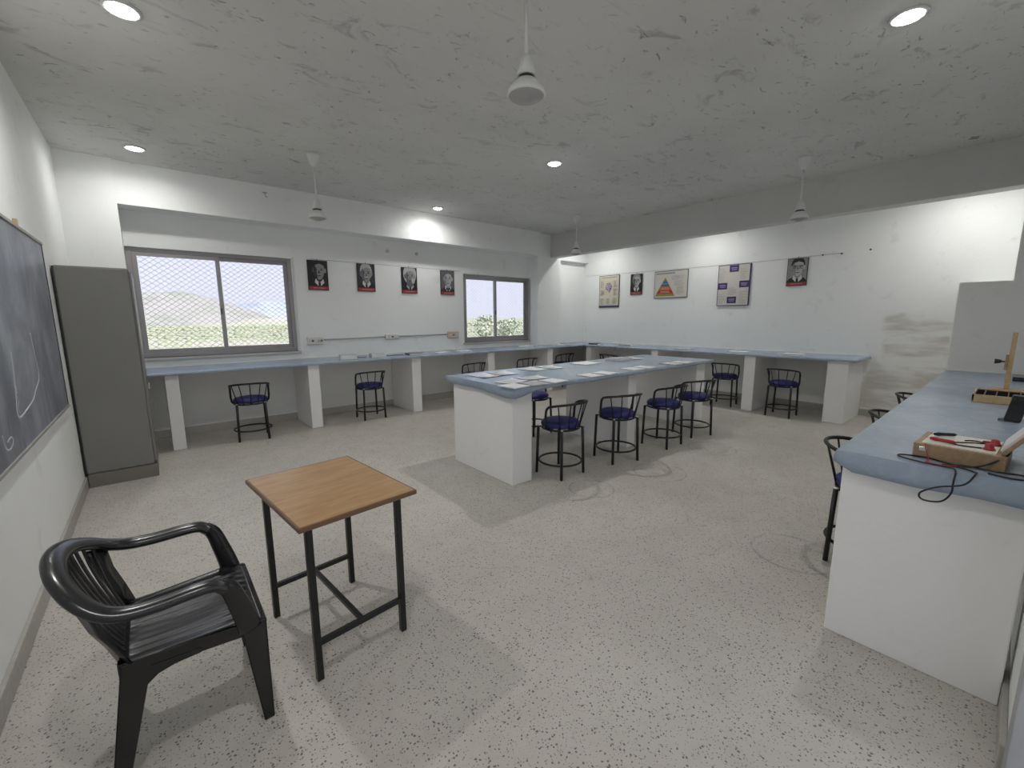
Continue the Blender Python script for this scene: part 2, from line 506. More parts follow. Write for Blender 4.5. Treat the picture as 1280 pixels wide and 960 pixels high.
# door wall behind the camera: doorway left open and a window added for fill light
D0, D1, DH = 0.95, 2.0, 2.1
V0, V1, VZ0, VZ1 = -0.45, 0.72, 0.95, 2.45
mb = MB()
mb.box(XL, V0, YN - TH, YN, 0, H, M['wall'])
mb.box(V0, V1, YN - TH, YN, 0, VZ0, M['wall'])
mb.box(V0, V1, YN - TH, YN, VZ1, H, M['wall'])
mb.box(V1, D0, YN - TH, YN, 0, H, M['wall'])
mb.box(D1, XR, YN - TH, YN, 0, H, M['wall'])
mb.box(D0, D1, YN - TH, YN, DH, H, M['wall'])
struct(mb, 'wall_front', 'white plaster wall behind the right bench')
mb = MB()
mb.box(D0, D0 + 0.06, YN - 0.14, YN + 0.012, 0, DH, M['doorgrey'])
mb.box(D1 - 0.06, D1 + 0.055, YN - 0.14, YN + 0.006, 0, DH, M['doorgrey'])
mb.box(D0 + 0.06, D1 - 0.06, YN - 0.14, YN + 0.006, DH - 0.06, DH, M['doorgrey'])
door = struct(mb, 'door_1', 'grey steel door frame at the right edge of the view', 0.004)
mb = MB(); mb.box(D1 + 0.02, D1 + 0.94, YN - TH - 0.075, YN - TH - 0.04, 0.01, DH - 0.07, M['doorgrey'])
leaf = struct(mb, 'door_leaf', None, 0.003, door)
mb = MB(); mb.box(D1 + 0.84, D1 + 0.88, YN - TH - 0.11, YN - TH - 0.075, 0.96, 1.12, M['chrome'])
struct(mb, 'handle', None, 0.004, leaf)
mb = MB()
mb.box(V0, V1, YN - 0.12, YN - 0.06, VZ0, VZ0 + 0.05, M['alu']); mb.box(V0, V1, YN - 0.12, YN - 0.06, VZ1 - 0.05, VZ1, M['alu'])
mb.box(V0, V0 + 0.05, YN - 0.12, YN - 0.06, VZ0 + 0.05, VZ1 - 0.05, M['alu']); mb.box(V1 - 0.05, V1, YN - 0.12, YN - 0.06, VZ0 + 0.05, VZ1 - 0.05, M['alu'])
w3 = struct(mb, 'window_3', 'added window behind the viewer, unseen, letting in fill light')  # unseen window added as a source of fill light
mb = MB(); mb.box(V0 + 0.045, V1 - 0.045, YN - 0.092, YN - 0.088, VZ0 + 0.045, VZ1 - 0.045, M['glass']); struct(mb, 'pane', None, 0, w3)
mb = MB(); mb.box(-3.0, 8.0, YN - TH - 2.4, YN - TH, -0.15, -0.01, M['sill'])
struct(mb, 'floor_corridor_bounce', 'added corridor floor outside the door, unseen, bouncing fill light')  # unseen slab added to bounce daylight in through the openings
mb = MB(); mb.box(-3.0, 8.0, YN - TH - 2.4, YN - TH, 2.75, 2.9, M['ceil'])
struct(mb, 'ceiling_corridor_shade', 'added corridor roof outside the door, unseen, blocking skylight')  # unseen roof added to keep skylight off the near floor
mb = MB(); mb.box(-3.0, 8.0, YN - TH - 2.4, YN - TH - 2.25, -0.01, 0.95, M['wall'])
struct(mb, 'wall_corridor_shade', 'added corridor parapet outside the door, unseen, blocking skylight')  # unseen parapet added to cut the skylight from the corridor

# beams and columns
mb = MB(); mb.box(-0.15, 6.6, 6.82, YW + 0.02, 2.865, H + 0.02, M['wall'])
struct(mb, 'trim_1', 'white beam running above the two windows')
mb = MB(); mb.box(6.95, 7.18, YN - 0.02, YW, 2.86, H + 0.02, M['beam'])
struct(mb, 'trim_2', 'grey ceiling beam running parallel to the chart wall')
mb = MB(); mb.box(XL - 0.01, -0.145, 6.78, YW + 0.02, -0.02, H + 0.02, M['wall'])
struct(mb, 'trim_3', 'white corner column behind the steel cabinet')
mb = MB(); mb.box(6.56, 7.28, 6.90, YW + 0.02, -0.02, H + 0.02, M['wall'])
struct(mb, 'trim_4', 'white column beside the small window')
mb = MB(); mb.box(6.80, 7.25, YN - 0.02, 0.097, -0.02, H + 0.02, M['grubby'])
struct(mb, 'trim_5', 'grey plaster column at the far end of the right bench')
mb = MB(); mb.box(6.85, XR + 0.01, YN - 0.02, 0.483, -0.02, 1.90, M['grubby'])
struct(mb, 'trim_6', 'low plastered partition block behind the right bench')
mb = MB(); mb.box(7.28, XR + 0.01, 7.03, YW + 0.02, 2.855, H + 0.02, M['wall'])
struct(mb, 'trim_7', 'short beam over the corner of the chart wall')

# skirting
for nm, b in (('baseboard_left', (XL, XL + 0.018, YN, 6.78)), ('baseboard_back', (-0.145, XR, YW - 0.018, YW)),
              ('baseboard_right', (XR - 0.018, XR, 0.483, YW)), ('baseboard_front', (D1 + 0.06, 6.8, YN, YN + 0.018))):
    mb = MB(); mb.box(b[0], b[1], b[2], b[3], 0, 0.105, M['skirt']); struct(mb, nm, None, 0.004)

# windows
def window(n, w, xm, label):
    x0, x1, z0, z1 = w
    yf = YW + 0.045
    mb = MB()
    fw = 0.055
    mb.box(x0, x1, yf, yf + 0.075, z1 - 0.05, z1, M['alu']); mb.box(x0, x1, yf, yf + 0.075, z0, z0 + 0.06, M['alu'])
    mb.box(x0, x0 + fw, yf, yf + 0.075, z0 + 0.06, z1 - 0.05, M['alu']); mb.box(x1 - fw, x1, yf, yf + 0.075, z0 + 0.06, z1 - 0.05, M['alu'])
    fr = struct(mb, 'window_%d' % n, label, 0.004)
    def sash(a, b, y):
        s = MB(); t = 0.048
        s.box(a, b, y, y + 0.028, z1 - 0.05 - t, z1 - 0.05, M['alu']); s.box(a, b, y, y + 0.028, z0 + 0.06, z0 + 0.06 + t, M['alu'])
        s.box(a, a + t, y, y + 0.028, z0 + 0.06 + t, z1 - 0.05 - t, M['alu']); s.box(b - t, b, y, y + 0.028, z0 + 0.06 + t, z1 - 0.05 - t, M['alu'])
        so = s.build('sash', fr, 0.003)
        g = MB(); g.box(a + t - 0.004, b - t + 0.004, y + 0.012, y + 0.017, z0 + 0.055 + t, z1 - 0.045 - t, M['glass']); g.build('pane', so)
    sash(x0 + fw, xm + 0.024, yf + 0.008)
    sash(xm - 0.024, x1 - fw, yf + 0.040)
    # diamond wire net outside
    g = MB(); y = YW + TH - 0.03; dx, dz = 0.088, 0.066; r = 0.0020
    gx0, gx1, gz0, gz1 = x0, x1, z0, z1
    sl = dz / dx
    k0 = -int((gz1 - gz0) / dz) - 2; k1 = int((gx1 - gx0) / dx) + int((gz1 - gz0) / dz) + 4
    for s in (1, -1):
        for k in range(k0, k1):
            # line z = gz0 + s*sl*(x - xa)
            xa = gx0 + k * dx
            za, zb = gz0, gz1
            xb = xa + s * (gz1 - gz0) / sl
            p, q = (xa, za), (xb, zb)
            if p[0] > q[0]: p, q = q, p
            a, b = max(p[0], gx0), min(q[0], gx1)
            if b - a < 0.01: continue
            f = lambda x: gz0 + s * sl * (x - xa)
            g.tube([(a, y + 0.002 * s, f(a)), (b, y + 0.002 * s, f(b))], r, M['wire'], 4, caps=False)
    g.build('wire_net', fr)
    # sill
    s = MB(); s.box(x0 - 0.03, x1 + (0.03 if n == 1 else -0.01), YW - 0.03, YW + TH, z0 - 0.035, z0, M['sill']); s.build('sill', fr, 0.004)
    if n == 1:   # painted reveal bead on the right
        s = MB(); s.box(x1 + 0.002, x1 + 0.03, YW - 0.012, YW + 0.03, z0, z1 + 0.02, M['switch']); s.build('bead', fr, 0.003)
    l = MB(); l.box(xm - 0.02, xm - 0.005, yf - 0.002, yf + 0.01, 1.62, 1.70, M['dark']); l.build('latch', fr)
window(1, W1, 0.795, 'wide sliding window in grey aluminium beside the steel cabinet')
window(2, W2, 5.63, 'smaller sliding window in grey aluminium beside the column')

# ------------------------------------------------------------------ workbenches
BZ = 0.935   # worktop surface
def bench(name, label, top, supports, z1, mat=M['bench_white']):
    t = thing(name, label, 'bench', ((top[0] + top[1]) / 2, (top[2] + top[3]) / 2, 0))
    ox, oy = t.location.x, t.location.y
    mb = MB(); mb.box(top[0] - ox, top[1] - ox, top[2] - oy, top[3] - oy, z1 - 0.022, z1, mat); mb.build('worktop', t, 0.004)
    for s in supports:
        mb = MB(); mb.box(s[0] - ox, s[1] - ox, s[2] - oy, s[3] - oy, 0, z1 - 0.022, mat); mb.build('support', t, 0.006)
    return t

yb = YW - 0.001
bench('workbench', 'long white masonry workbench built under the two windows', (XL, XR - 0.001, 6.31, 6.779),
      [(0.06, 0.19, 6.35, 6.775), (1.62, 1.77, 6.35, yb), (3.21, 3.37, 6.35, yb), (4.77, 4.92, 6.35, yb), (6.33, 6.49, 6.35, 6.89)], BZ - 0.004)
bpy.context.view_layer.update()
wb = bpy.data.objects['workbench']
mb = MB(); ox, oy = wb.location.x, wb.location.y
mb.box(-0.144 - ox, 6.559 - ox, 6.779 - oy, yb - oy, BZ - 0.026, BZ - 0.004, M['bench_white'])
mb.box(7.281 - ox, XR - 0.001 - ox, 6.779 - oy, yb - oy, BZ - 0.026, BZ - 0.004, M['bench_white'])
mb.box(6.559 - ox, 7.281 - ox, 6.779 - oy, 6.899 - oy, BZ - 0.026, BZ - 0.004, M['bench_white'])
mb.build('worktop_ledge', wb)
bench('workbench', 'white masonry workbench built along the chart wall', (7.42, XR - 0.001, 1.46, 6.262),
      [(7.46, XR - 0.001, 6.11, 6.255), (7.46, XR - 0.001, 4.47, 4.61), (7.46, XR - 0.001, 2.71, 2.88), (7.46, XR - 0.001, 1.49, 1.74)], BZ - 0.004)
bench('workbench', 'white masonry island table in the middle of the room', (2.40, 6.09, 2.80, 3.90),
      [(2.42, 2.66, 2.87, 3.85), (4.20, 4.36, 2.87, 3.85), (5.83, 6.07, 2.87, 3.85)], BZ - 0.004)
bench('workbench', 'white masonry demonstration bench nearest on the right with closed end', (2.41, 6.799, YN + 0.001, 0.475),
      [(2.43, 2.56, YN + 0.019, 0.465), (4.0, 4.14, YN + 0.019, 0.465), (5.32, 5.46, YN + 0.019, 0.465)], 0.931)

# ------------------------------------------------------------------ cloths
def cloth(name, label, x0, x1, y0, y1, z, drops, holes=None, res=0.09, seed=1, wav=0.008):
    """a sheet over a worktop; drops = hem length on (x0, x1, y0, y1) side, None = no hem; a drop may be a function of the distance along the side"""
    nx, ny = max(4, int((x1 - x0) / res)), max(4, int((y1 - y0) / res))
    mb = MB(); bm = mb.bm; mi = mb.mi(M['cloth'])
    grid = []
    for i in range(nx + 1):
        row = []
        for j in range(ny + 1):
            x = x0 + (x1 - x0) * i / nx; y = y0 + (y1 - y0) * j / ny
            n = mnoise.noise(Vector((x * 2.3, y * 2.3, seed)))
            row.append(bm.verts.new((x, y, z + 0.0012 + 0.0012 * n)))
        grid.append(row)
    for i in range(nx):
        for j in range(ny):
            f = bm.faces.new((grid[i][j], grid[i + 1][j], grid[i + 1][j + 1], grid[i][j + 1])); f.material_index = mi; f.smooth = True
    # hems go round as one strip over the sides that have one
    order = []
    sides = {'y0': [grid[i][0] for i in range(nx + 1)], 'x1': [grid[nx][j] for j in range(ny + 1)],
             'y1': [grid[i][ny] for i in range(nx, -1, -1)], 'x0': [grid[0][j] for j in range(ny, -1, -1)]}
    nrm = {'y0': (0, -1), 'x1': (1, 0), 'y1': (0, 1), 'x0': (-1, 0)}
    corner = {}
    for sd in ('y0', 'x1', 'y1', 'x0'):
        d = drops.get(sd)
        if d is None: continue
        vs = sides[sd]; prev = None
        for k, v in enumerate(vs):
            t = k / (len(vs) - 1)
            s = (v.co - vs[0].co).length
            dd = d(t) if callable(d) else d
            w = mnoise.noise(Vector((s * 3.1, seed * 3.7, 0.5)))
            w2 = mnoise.noise(Vector((s * 7.0, seed * 1.7, 4.5)))
            dd = dd * (1 + 0.28 * w)
            nx_, ny_ = nrm[sd]
            col = [v]
            for q, off in ((0.10, 0.003), (0.5, 0.004 + wav * (0.5 + w2)), (1.0, 0.005 + wav * (0.7 + 1.3 * w2))):
                key = (sd, k, q)
                ex = 0.0; ey = 0.0
                # the last column of a side is shared with the next hem: push it outward both ways
                cp = (round(v.co.x, 4), round(v.co.y, 4), q)
                if cp in corner:
                    col.append(corner[cp]); continue
                other = None
                if k in (0, len(vs) - 1):
                    for s2 in ('y0', 'x1', 'y1', 'x0'):
                        if s2 != sd and drops.get(s2) is not None and any(u is v for u in (sides[s2][0], sides[s2][-1])):
                            other = nrm[s2]
                px = v.co.x + nx_ * off + (other[0] * off if other else 0); py = v.co.y + ny_ * off + (other[1] * off if other else 0)
                nv = bm.verts.new((px, py, v.co.z - dd * q - 0.002)); col.append(nv)
                if k in (0, len(vs) - 1): corner[cp] = nv
            if prev:
                for a in range(3):
                    try:
                        f = bm.faces.new((prev[a], prev[a + 1], col[a + 1], col[a])); f.material_index = mi; f.smooth = True
                    except ValueError:
                        pass
            prev = col
    for e in bm.edges:
        a, b = e.verts
        if abs(a.co.z - z) < 0.004 and abs(b.co.z - z) < 0.004 and len(e.link_faces) == 2:
            zs = sorted(min(v.co.z for v in f.verts) for f in e.link_faces)
            if zs[0] < z - 0.004 and zs[1] > z - 0.004:
                e.smooth = False
    if holes:
        kill = [f for f in bm.faces if any(h[0] < f.calc_center_median().x < h[1] and h[2] < f.calc_center_median().y < h[3] for h in holes)]
        bmesh.ops.delete(bm, geom=kill, context='FACES')
    o = mb.build(name, None)
    s = o.modifiers.new('thick', 'SOLIDIFY'); s.thickness = 0.0015; s.offset = 1
    return tag(o, label, 'tablecloth', 'pale blue bench coverings')

cloth('tablecloth', 'pale blue sheet draped over the island table in mid room', 2.375, 6.115, 2.775, 3.925, BZ,
      {'x0': lambda t: 0.05 + 0.04 * t, 'y0': lambda t: 0.034 + 0.045 * max(0, 1 - t * 14), 'y1': 0.04, 'x1': 0.05}, seed=2)
cloth('tablecloth', 'pale blue sheet along the bench under the windows', XL + 0.006, XR - 0.025, 6.285, 7.128, BZ, {'y0': 0.026}, seed=5, wav=0.003, res=0.06, holes=((-0.8, -0.10, 6.74, 7.3), (6.52, 7.32, 6.86, 7.3)))
cloth('tablecloth', 'pale blue sheet along the bench under the chart wall', 7.40, XR - 0.025, 1.42, 6.262, BZ,
      {'x0': 0.026, 'y0': 0.034}, seed=8, wav=0.004)
cloth('tablecloth', 'pale blue sheet draped over the right bench with the wiring kit', 2.372, 6.795, YN + 0.02, 0.481, 0.935,
      {'x0': lambda t: 0.088 + 0.012 * math.sin(t * 5), 'y1': lambda t: 0.05}, seed=11, res=0.06)

# ------------------------------------------------------------------ steel cabinet
cab = thing('steel_cabinet', 'tall grey-brown steel cabinet standing in the corner by the blackboard', 'cabinet', (-0.345, 5.86, 0))
def cbx(x0, x1, y0, y1, z0, z1): return (x0 + 0.345, x1 + 0.345, y0 - 5.86, y1 - 5.86, z0, z1)
mb = MB(); mb.box(*cbx(-0.595, -0.105, 5.42, 6.268, 0.125, 2.022), M['steel']); mb.build('body', cab, 0.018, segs=3)
mb = MB(); mb.box(*cbx(-0.588, -0.085, 5.414, 6.268, 0.0, 0.125), M['steel_plinth']); mb.build('plinth', cab, 0.004)
for a, b in ((5.432, 5.842), (5.848, 6.262)):
    mb = MB(); mb.box(*cbx(-0.105, -0.088, a, b, 0.15, 1.995), M['steel']); d = mb.build('door', cab, 0.007)
    if a < 5.5:
        mb = MB(); mb.tube([(0.257, -0.05, 0.90), (0.272, -0.05, 0.895), (0.272, -0.05, 0.835), (0.257, -0.05, 0.83)], 0.006, M['chrome'], 8); h = mb.build('handle', d)
mb = MB(); mb.box(*cbx(-0.600, -0.585, 5.425, 6.262, 0.13, 2.015), M['dark']); mb.build('back_gap_shade', cab)  # dark sheet painting the shade in the gap at the wall

# ------------------------------------------------------------------ blackboard on the left wall
bb = thing('blackboard', 'large slate blackboard with chalk smears on the left wall', 'blackboard', (XL, 3.9, 1.49))
mb = MB(); mb.box(0.0, 0.022, -1.32, 1.105, -0.63, 0.64, M['slate']); mb.build('writing_surface', bb)
mb = MB()
mb.box(0, 0.03, -1.345, 1.125, 0.64, 0.662, M['frame_grey']); mb.box(0, 0.03, -1.345, 1.125, -0.648, -0.63, M['frame_grey'])
mb.box(0, 0.028, -1.345, -1.32, -0.63, 0.64, M['frame_grey']); mb.box(0, 0.026, 1.105, 1.116, -0.63, 0.64, M['dark'])
mb.build('frame', bb, 0.003)
mb = MB(); mb.box(0.0, 0.022, 0.36, 0.385, 0.65, 0.71, M['lightwood']); mb.build('hanging_bracket', bb, 0.003)
def smooth_path(pts, n=6):
    P = [Vector(p) for p in pts]; out = []
    for i in range(len(P) - 1):
        p0 = P[max(i - 1, 0)]; p1 = P[i]; p2 = P[i + 1]; p3 = P[min(i + 2, len(P) - 1)]
        for k in range(n):
            t = k / n
            out.append(0.5 * ((2 * p1) + (p2 - p0) * t + (2 * p0 - 5 * p1 + 4 * p2 - p3) * t * t + (3 * p1 - p0 - 3 * p2 + p3) * t ** 3))
    out.append(P[-1]); return out
def chalk(pts, r=0.004):
    mb = MB(); mb.tube(smooth_path([(0.0222, a, b) for a, b in pts], 5), r, M['chalk'], 6)
    for v in mb.bm.verts: v.co.x = 0.0222 + (v.co.x - 0.0222) * 0.12
    return mb
mb = chalk([(0.147, -0.017), (0.167, -0.142), (0.178, -0.304), (0.013, -0.372), (-0.098, -0.417), (-0.299, -0.444), (-0.47, -0.459), (-0.515, -0.421), (-0.47, -0.319), (-0.433, -0.202), (-0.414, -0.108)], 0.008)
mb.build('chalk_outline', bb)
mb = chalk([(-0.46, -0.26), (-0.44, -0.32), (-0.47, -0.33), (-0.45, -0.38), (-0.48, -0.40), (-0.46, -0.44)], 0.006); mb.build('chalk_mark', bb)
mb = chalk([(-0.865, -0.478), (-0.832, -0.553), (-0.747, -0.565), (-0.692, -0.536), (-0.726, -0.516), (-0.796, -0.525)], 0.006); mb.build('chalk_mark', bb)

# ------------------------------------------------------------------ recessed ceiling lamps
LED_W = 3.5
def lamp(x, y, label, gain=1.0):
    t = thing('recessed_light', label, 'light', (x, y, H), 0, 'recessed ceiling lights')
    mb = MB(); mb.lathe([(0.070, -0.002), (0.072, -0.012), (0.092, -0.010), (0.096, 0.0)], M['fanwhite'], 28); mb.build('rim', t)
    mb = MB(); mb.lathe([(0.0005, -0.024), (0.030, -0.0225), (0.050, -0.018), (0.061, -0.010), (0.064, -0.004)], M['led'], 28); mb.build('diffuser', t)
    la = bpy.data.lights.new('led_beam', 'AREA'); la.shape = 'DISK'; la.size = 0.12; la.energy = LED_W * gain; la.spread = R(160); la.color = (1.0, 0.99, 0.965)
    lo_ = bpy.data.objects.new('led_beam', la); COL.objects.link(lo_); lo_.parent = t; lo_.location = (0, 0, -0.026)
for x, y, gn, lb in ((0.064, 3.59, 1.4, 'round lit ceiling light above the blackboard end of the room'),
                 (0.067, 6.24, 0.55, 'round lit ceiling light just in front of the corner column by the cabinet'),
                 (3.82, 6.41, 0.6, 'round lit ceiling light beside the beam above the portraits'),
                 (3.83, 3.75, 1.55, 'round lit ceiling light over the middle of the island table'),
                 (3.70, 0.65, 0.8, 'round lit ceiling light near the top right above the right bench'),
                 (0.064, 0.80, 0.75, 'ceiling light out of view over the doorway end of the blackboard wall'),
                 (7.66, 0.55, 0.75, 'ceiling light hidden behind the beam above the low partition'),
                 (7.66, 3.95, 0.66, 'ceiling light hidden behind the beam above the pyramid chart'),
                 (7.66, 6.35, 0.65, 'ceiling light hidden behind the beam in the far corner')):
    lamp(x, y, lb, gn)

# ------------------------------------------------------------------ ceiling fans (blades do not show in the photograph: hub and rod only)
def make_fan(x, y, zb, label, k=0.8):
    t = thing('ceiling_fan', label, 'ceiling fan', (x, y, H), 0, 'white ceiling fans')
    d = zb - H
    mb = MB(); mb.lathe([(0.070, 0.0), (0.068, -0.010), (0.055, -0.06), (0.030, -0.115), (0.014, -0.13)], M['fanwhite']); mb.build('ceiling_cup', t)
    mb = MB(); mb.rod((0, 0, -0.11), (0, 0, d + 0.17), 0.0105, M['fanwhite'], 12); mb.build('rod', t)
    mb = MB(); mb.lathe([(0.013, d + 0.205), (0.024, d + 0.195), (0.040, d + 0.15), (0.056, d + 0.095), (0.052, d + 0.093)], M['fanwhite']); mb.build('lower_cup', t)
    mb = MB(); mb.lathe([(0.040, d + 0.105), (0.046, d + 0.085), (0.050, d + 0.07)], M['dark']); mb.build('gap_shade_ring', t)  # dark ring painting the shade between lower cup and motor
    mb = MB(); mb.lathe([(0.050 * k, d + 0.080), (0.062 * k, d + 0.076), (0.095 * k, d + 0.047), (0.116 * k, d + 0.018), (0.120 * k, d + 0.004), (0.114 * k, d - 0.004)], M['fanwhite'], 36); mb.build('motor_housing', t)
    mb = MB(); mb.lathe([(0.113 * k, d - 0.002), (0.100 * k, d - 0.010), (0.055 * k, d - 0.014), (0.045 * k, d - 0.026), (0.0005, d - 0.030)], M['fangrey'], 36); mb.build('base_plate', t)
make_fan(1.704, 1.887, 2.748, 'white ceiling fan hub nearest the viewer at the top of the view', 0.88)
make_fan(1.575, 5.262, 2.675, 'white ceiling fan hub hanging before the wide window')
make_fan(6.03, 5.34, 2.685, 'white ceiling fan hub hanging before the column by the small window')
make_fan(5.94, 1.815, 2.675, 'white ceiling fan hub hanging before the long grey beam on the right')

# ------------------------------------------------------------------ stools
LEGR = 0.0145
def make_stool():
    t = thing('stool', '', 'stool', (0, 0, 0), 0, 'black metal stools with navy seats')
    q = 0.158
    # cushion
    mb = MB()
    mb.lathe([(0.0005, 0.488), (0.168, 0.488), (0.186, 0.494), (0.195, 0.510), (0.191, 0.530), (0.172, 0.547), (0.12, 0.556), (0.0005, 0.560)], M['blue'], 40)
    mb.build('seat', t)
    mb = MB()
    ring = [(0.183 * math.cos(2 * PI * k / 36), 0.183 * math.sin(2 * PI * k / 36), 0.476) for k in range(36)]
    mb.tube(ring, 0.011, M['black_metal'], 8, closed=True)
    mb.box(-0.175, 0.175, -0.014, 0.014, 0.47, 0.489, M['black_metal']); mb.box(-0.014, 0.014, -0.175, 0.175, 0.47, 0.489, M['black_metal'])
    mb.build('seat_frame', t)
    for sx in (-1, 1):
        for sy in (-1, 1):
            mb = MB(); mb.rod((sx * 0.166, sy * 0.166, 0.0), (sx * 0.155, sy * 0.155, 0.484), LEGR, M['black_metal'], 10)
            mb.lathe([(0.0005, 0.0), (LEGR * 0.9, 0.0), (LEGR * 0.9, 0.006), (0.0005, 0.008)], M['worn'], 10, c=(sx * 0.155, sy * 0.155, 0.483))
            mb.rod((sx * 0.15, sy * 0.15, 0.476), (sx * 0.125, sy * 0.125, 0.476), 0.008, M['black_metal'], 6)
            mb.build('leg', t)
    mb = MB()
    ring = [(0.212 * math.cos(2 * PI * k / 40), 0.212 * math.sin(2 * PI * k / 40), 0.135) for k in range(40)]
    mb.tube(ring, 0.0105, M['black_metal'], 8, closed=True); mb.build('foot_ring', t)
    # hoop rail: back is -Y; a = 0 at the back, +-90 deg at the sides
    def rail(a):
        k = math.cos(a)
        r = 0.212 + 0.052 * max(0, k)
        return (r * math.sin(a), -r * math.cos(a), 0.690 + 0.062 * max(0.0, k) ** 0.8)
    pts = []
    A = math.radians(86)
    def post(sgn):
        a = sgn * A
        x, y, z = rail(a)
        return [(sgn * 0.185, 0.012, 0.478), (sgn * 0.205, 0.010, 0.50), (sgn * 0.213, 0.006, 0.55), (sgn * 0.213, 0.0, 0.63), (sgn * 0.213, -0.005, 0.668), (sgn * 0.2125, -0.018, 0.690)]
    pts += post(-1)
    for k in range(1, 20):
        a = -A + 2 * A * k / 20
        if abs(a) < A - 0.12:
            pts.append(rail(a))
    pts += list(reversed(post(1)))
    mb = MB(); mb.tube(pts, 0.0122, M['black_metal'], 10); mb.build('back_rail', t)
    for k in range(-2, 3):
        a = k * math.radians(27)
        x, y, z = rail(a)
        b = (0.186 * math.sin(a * 0.92), -0.186 * math.cos(a * 0.92), 0.478)
        mb = MB(); mb.tube([b, ((b[0] + x) / 2, (b[1] + y) / 2 , (b[2] + z) / 2 ), (x, y, z)], 0.0062, M['black_metal'], 7); mb.build('spindle', t)
    return t

stool0 = make_stool()
R = math.radians
STOOLS = [
    (3.02, 2.84, 2, 'navy seated stool at the near end of the island table, biggest stool in view'),
    (3.80, 2.735, -16, 'navy seated stool second along the island table, before its middle support'),
    (4.67, 2.69, 0, 'navy seated stool third along the island table, overlapping the one beyond it'),
    (5.395, 2.68, -18, 'navy seated stool at the far end of the island table, last in its row'),
    (3.86, 4.12, 180, 'stool on the far side of the island table, half hidden by the table end'),
    (0.90, 6.37, -7, 'lone navy stool under the bench below the wide window'),
    (2.53, 6.47, 0, 'navy stool under the window bench below the second portrait'),
    (4.45, 6.42, 0, 'stool under the window bench just left of the small window, only its back showing'),
    (5.76, 6.42, 0, 'stool under the window bench below the small window, only its back showing'),
    (7.08, 6.62, 0, 'stool in the shade under the far corner end of the window bench'),
    (7.66, 5.72, -90, 'stool under the chart bench in the far corner, below the anatomy chart'),
    (7.65, 3.25, -82, 'navy stool under the chart bench beyond the far end of the island table'),
    (7.46, 2.28, -90, 'navy stool under the last bay of the chart bench, below the spectacled portrait'),
    (3.32, 0.47, 180, 'stool at the near end of the right bench, half hidden by the white bench end'),
    (4.58, 0.47, 180, 'stool at the middle of the right bench, only its back rail above the edge'),
    (5.83, 0.48, 180, 'stool at the far end of the right bench, smallest back rail above the edge'),
]
for i, (x, y, a, lb) in enumerate(STOOLS):
    o = stool0 if i == 0 else copy_tree(stool0)
    o.location = (x, y, 0); o.rotation_euler = (0, 0, R(a)); o['label'] = lb

# ------------------------------------------------------------------ small wooden topped desk
dk = thing('desk', 'small square desk with brown wooden top on black metal legs in the foreground', 'desk', (0.583, 2.09, 0), R(5.5))
mb = MB(); mb.box(-0.258, 0.258, -0.358, 0.358, 0.733, 0.750, M['desk']); top = mb.build('desktop', dk, 0.004)
mb = MB()
e = 0.266; f = 0.366
mb.box(-e, e, -f, -f + 0.012, 0.727, 0.749, M['desk_edge']); mb.box(-e, e, f - 0.012, f, 0.727, 0.749, M['desk_edge'])
mb.box(-e, -e + 0.012, -f + 0.012, f - 0.012, 0.727, 0.749, M['desk_edge']); mb.box(e - 0.012, e, -f + 0.012, f - 0.012, 0.727, 0.749, M['desk_edge'])
mb.build('edging', dk, 0.004)
LX, LY = 0.205, 0.283
for sx in (-1, 1):
    for sy in (-1, 1):
        mb = MB(); mb.box(sx * LX - 0.014, sx * LX + 0.014, sy * LY - 0.014, sy * LY + 0.014, 0, 0.727, M['black_metal'])
        mb.build('leg', dk, 0.003)
for sy in (-1, 1):
    mb = MB(); mb.box(-LX, LX, sy * LY - 0.011, sy * LY + 0.011, 0.16, 0.184, M['black_metal']); mb.build('side_rail', dk, 0.002)
    mb = MB(); mb.box(-LX, LX, sy * LY - 0.011, sy * LY + 0.011, 0.702, 0.727, M['black_metal']); mb.build('top_rail', dk, 0.002)
mb = MB(); mb.box(-0.011, 0.011, -LY, LY, 0.162, 0.182, M['black_metal']); mb.build('stretcher', dk, 0.002)

# ------------------------------------------------------------------ black plastic armchair, facing +X
ch = thing('armchair', 'black moulded plastic armchair with slatted back in the near left corner', 'chair', (0.0, 1.985, 0))
PL = M['blackplastic']
# seat: a dished ribbed panel with a turned-down rim
def seat_half(u): return 0.205 + 0.035 * u       # half width, u 0 back .. 1 front
nu, nv = 26, 41
verts = []; F = []
for i in range(nu + 1):
    u = i / nu; x = -0.185 + 0.405 * u
    for j in range(nv + 1):
        v = j / nv * 2 - 1
        y = v * seat_half(u)
        z = 0.425 + 0.012 * u - 0.014 * math.sin(PI * u) * (1 - v * v)
        if u > 0.82: z -= 0.03 * ((u - 0.82) / 0.18) ** 2
        if abs(v) < 0.9 and 0.06 < u < 0.93:
            z -= 0.0035 * (1 if (j % 4) in (0, 1) else 0)
        verts.append((x, y, z))
for i in range(nu):
    for j in range(nv):
        a = i * (nv + 1) + j
        F.append((a, a + 1, a + nv + 2, a + nv + 1))
mb = MB(); mb.faces(verts, F, PL, True); mb.build('seat', ch, solid=-0.006)
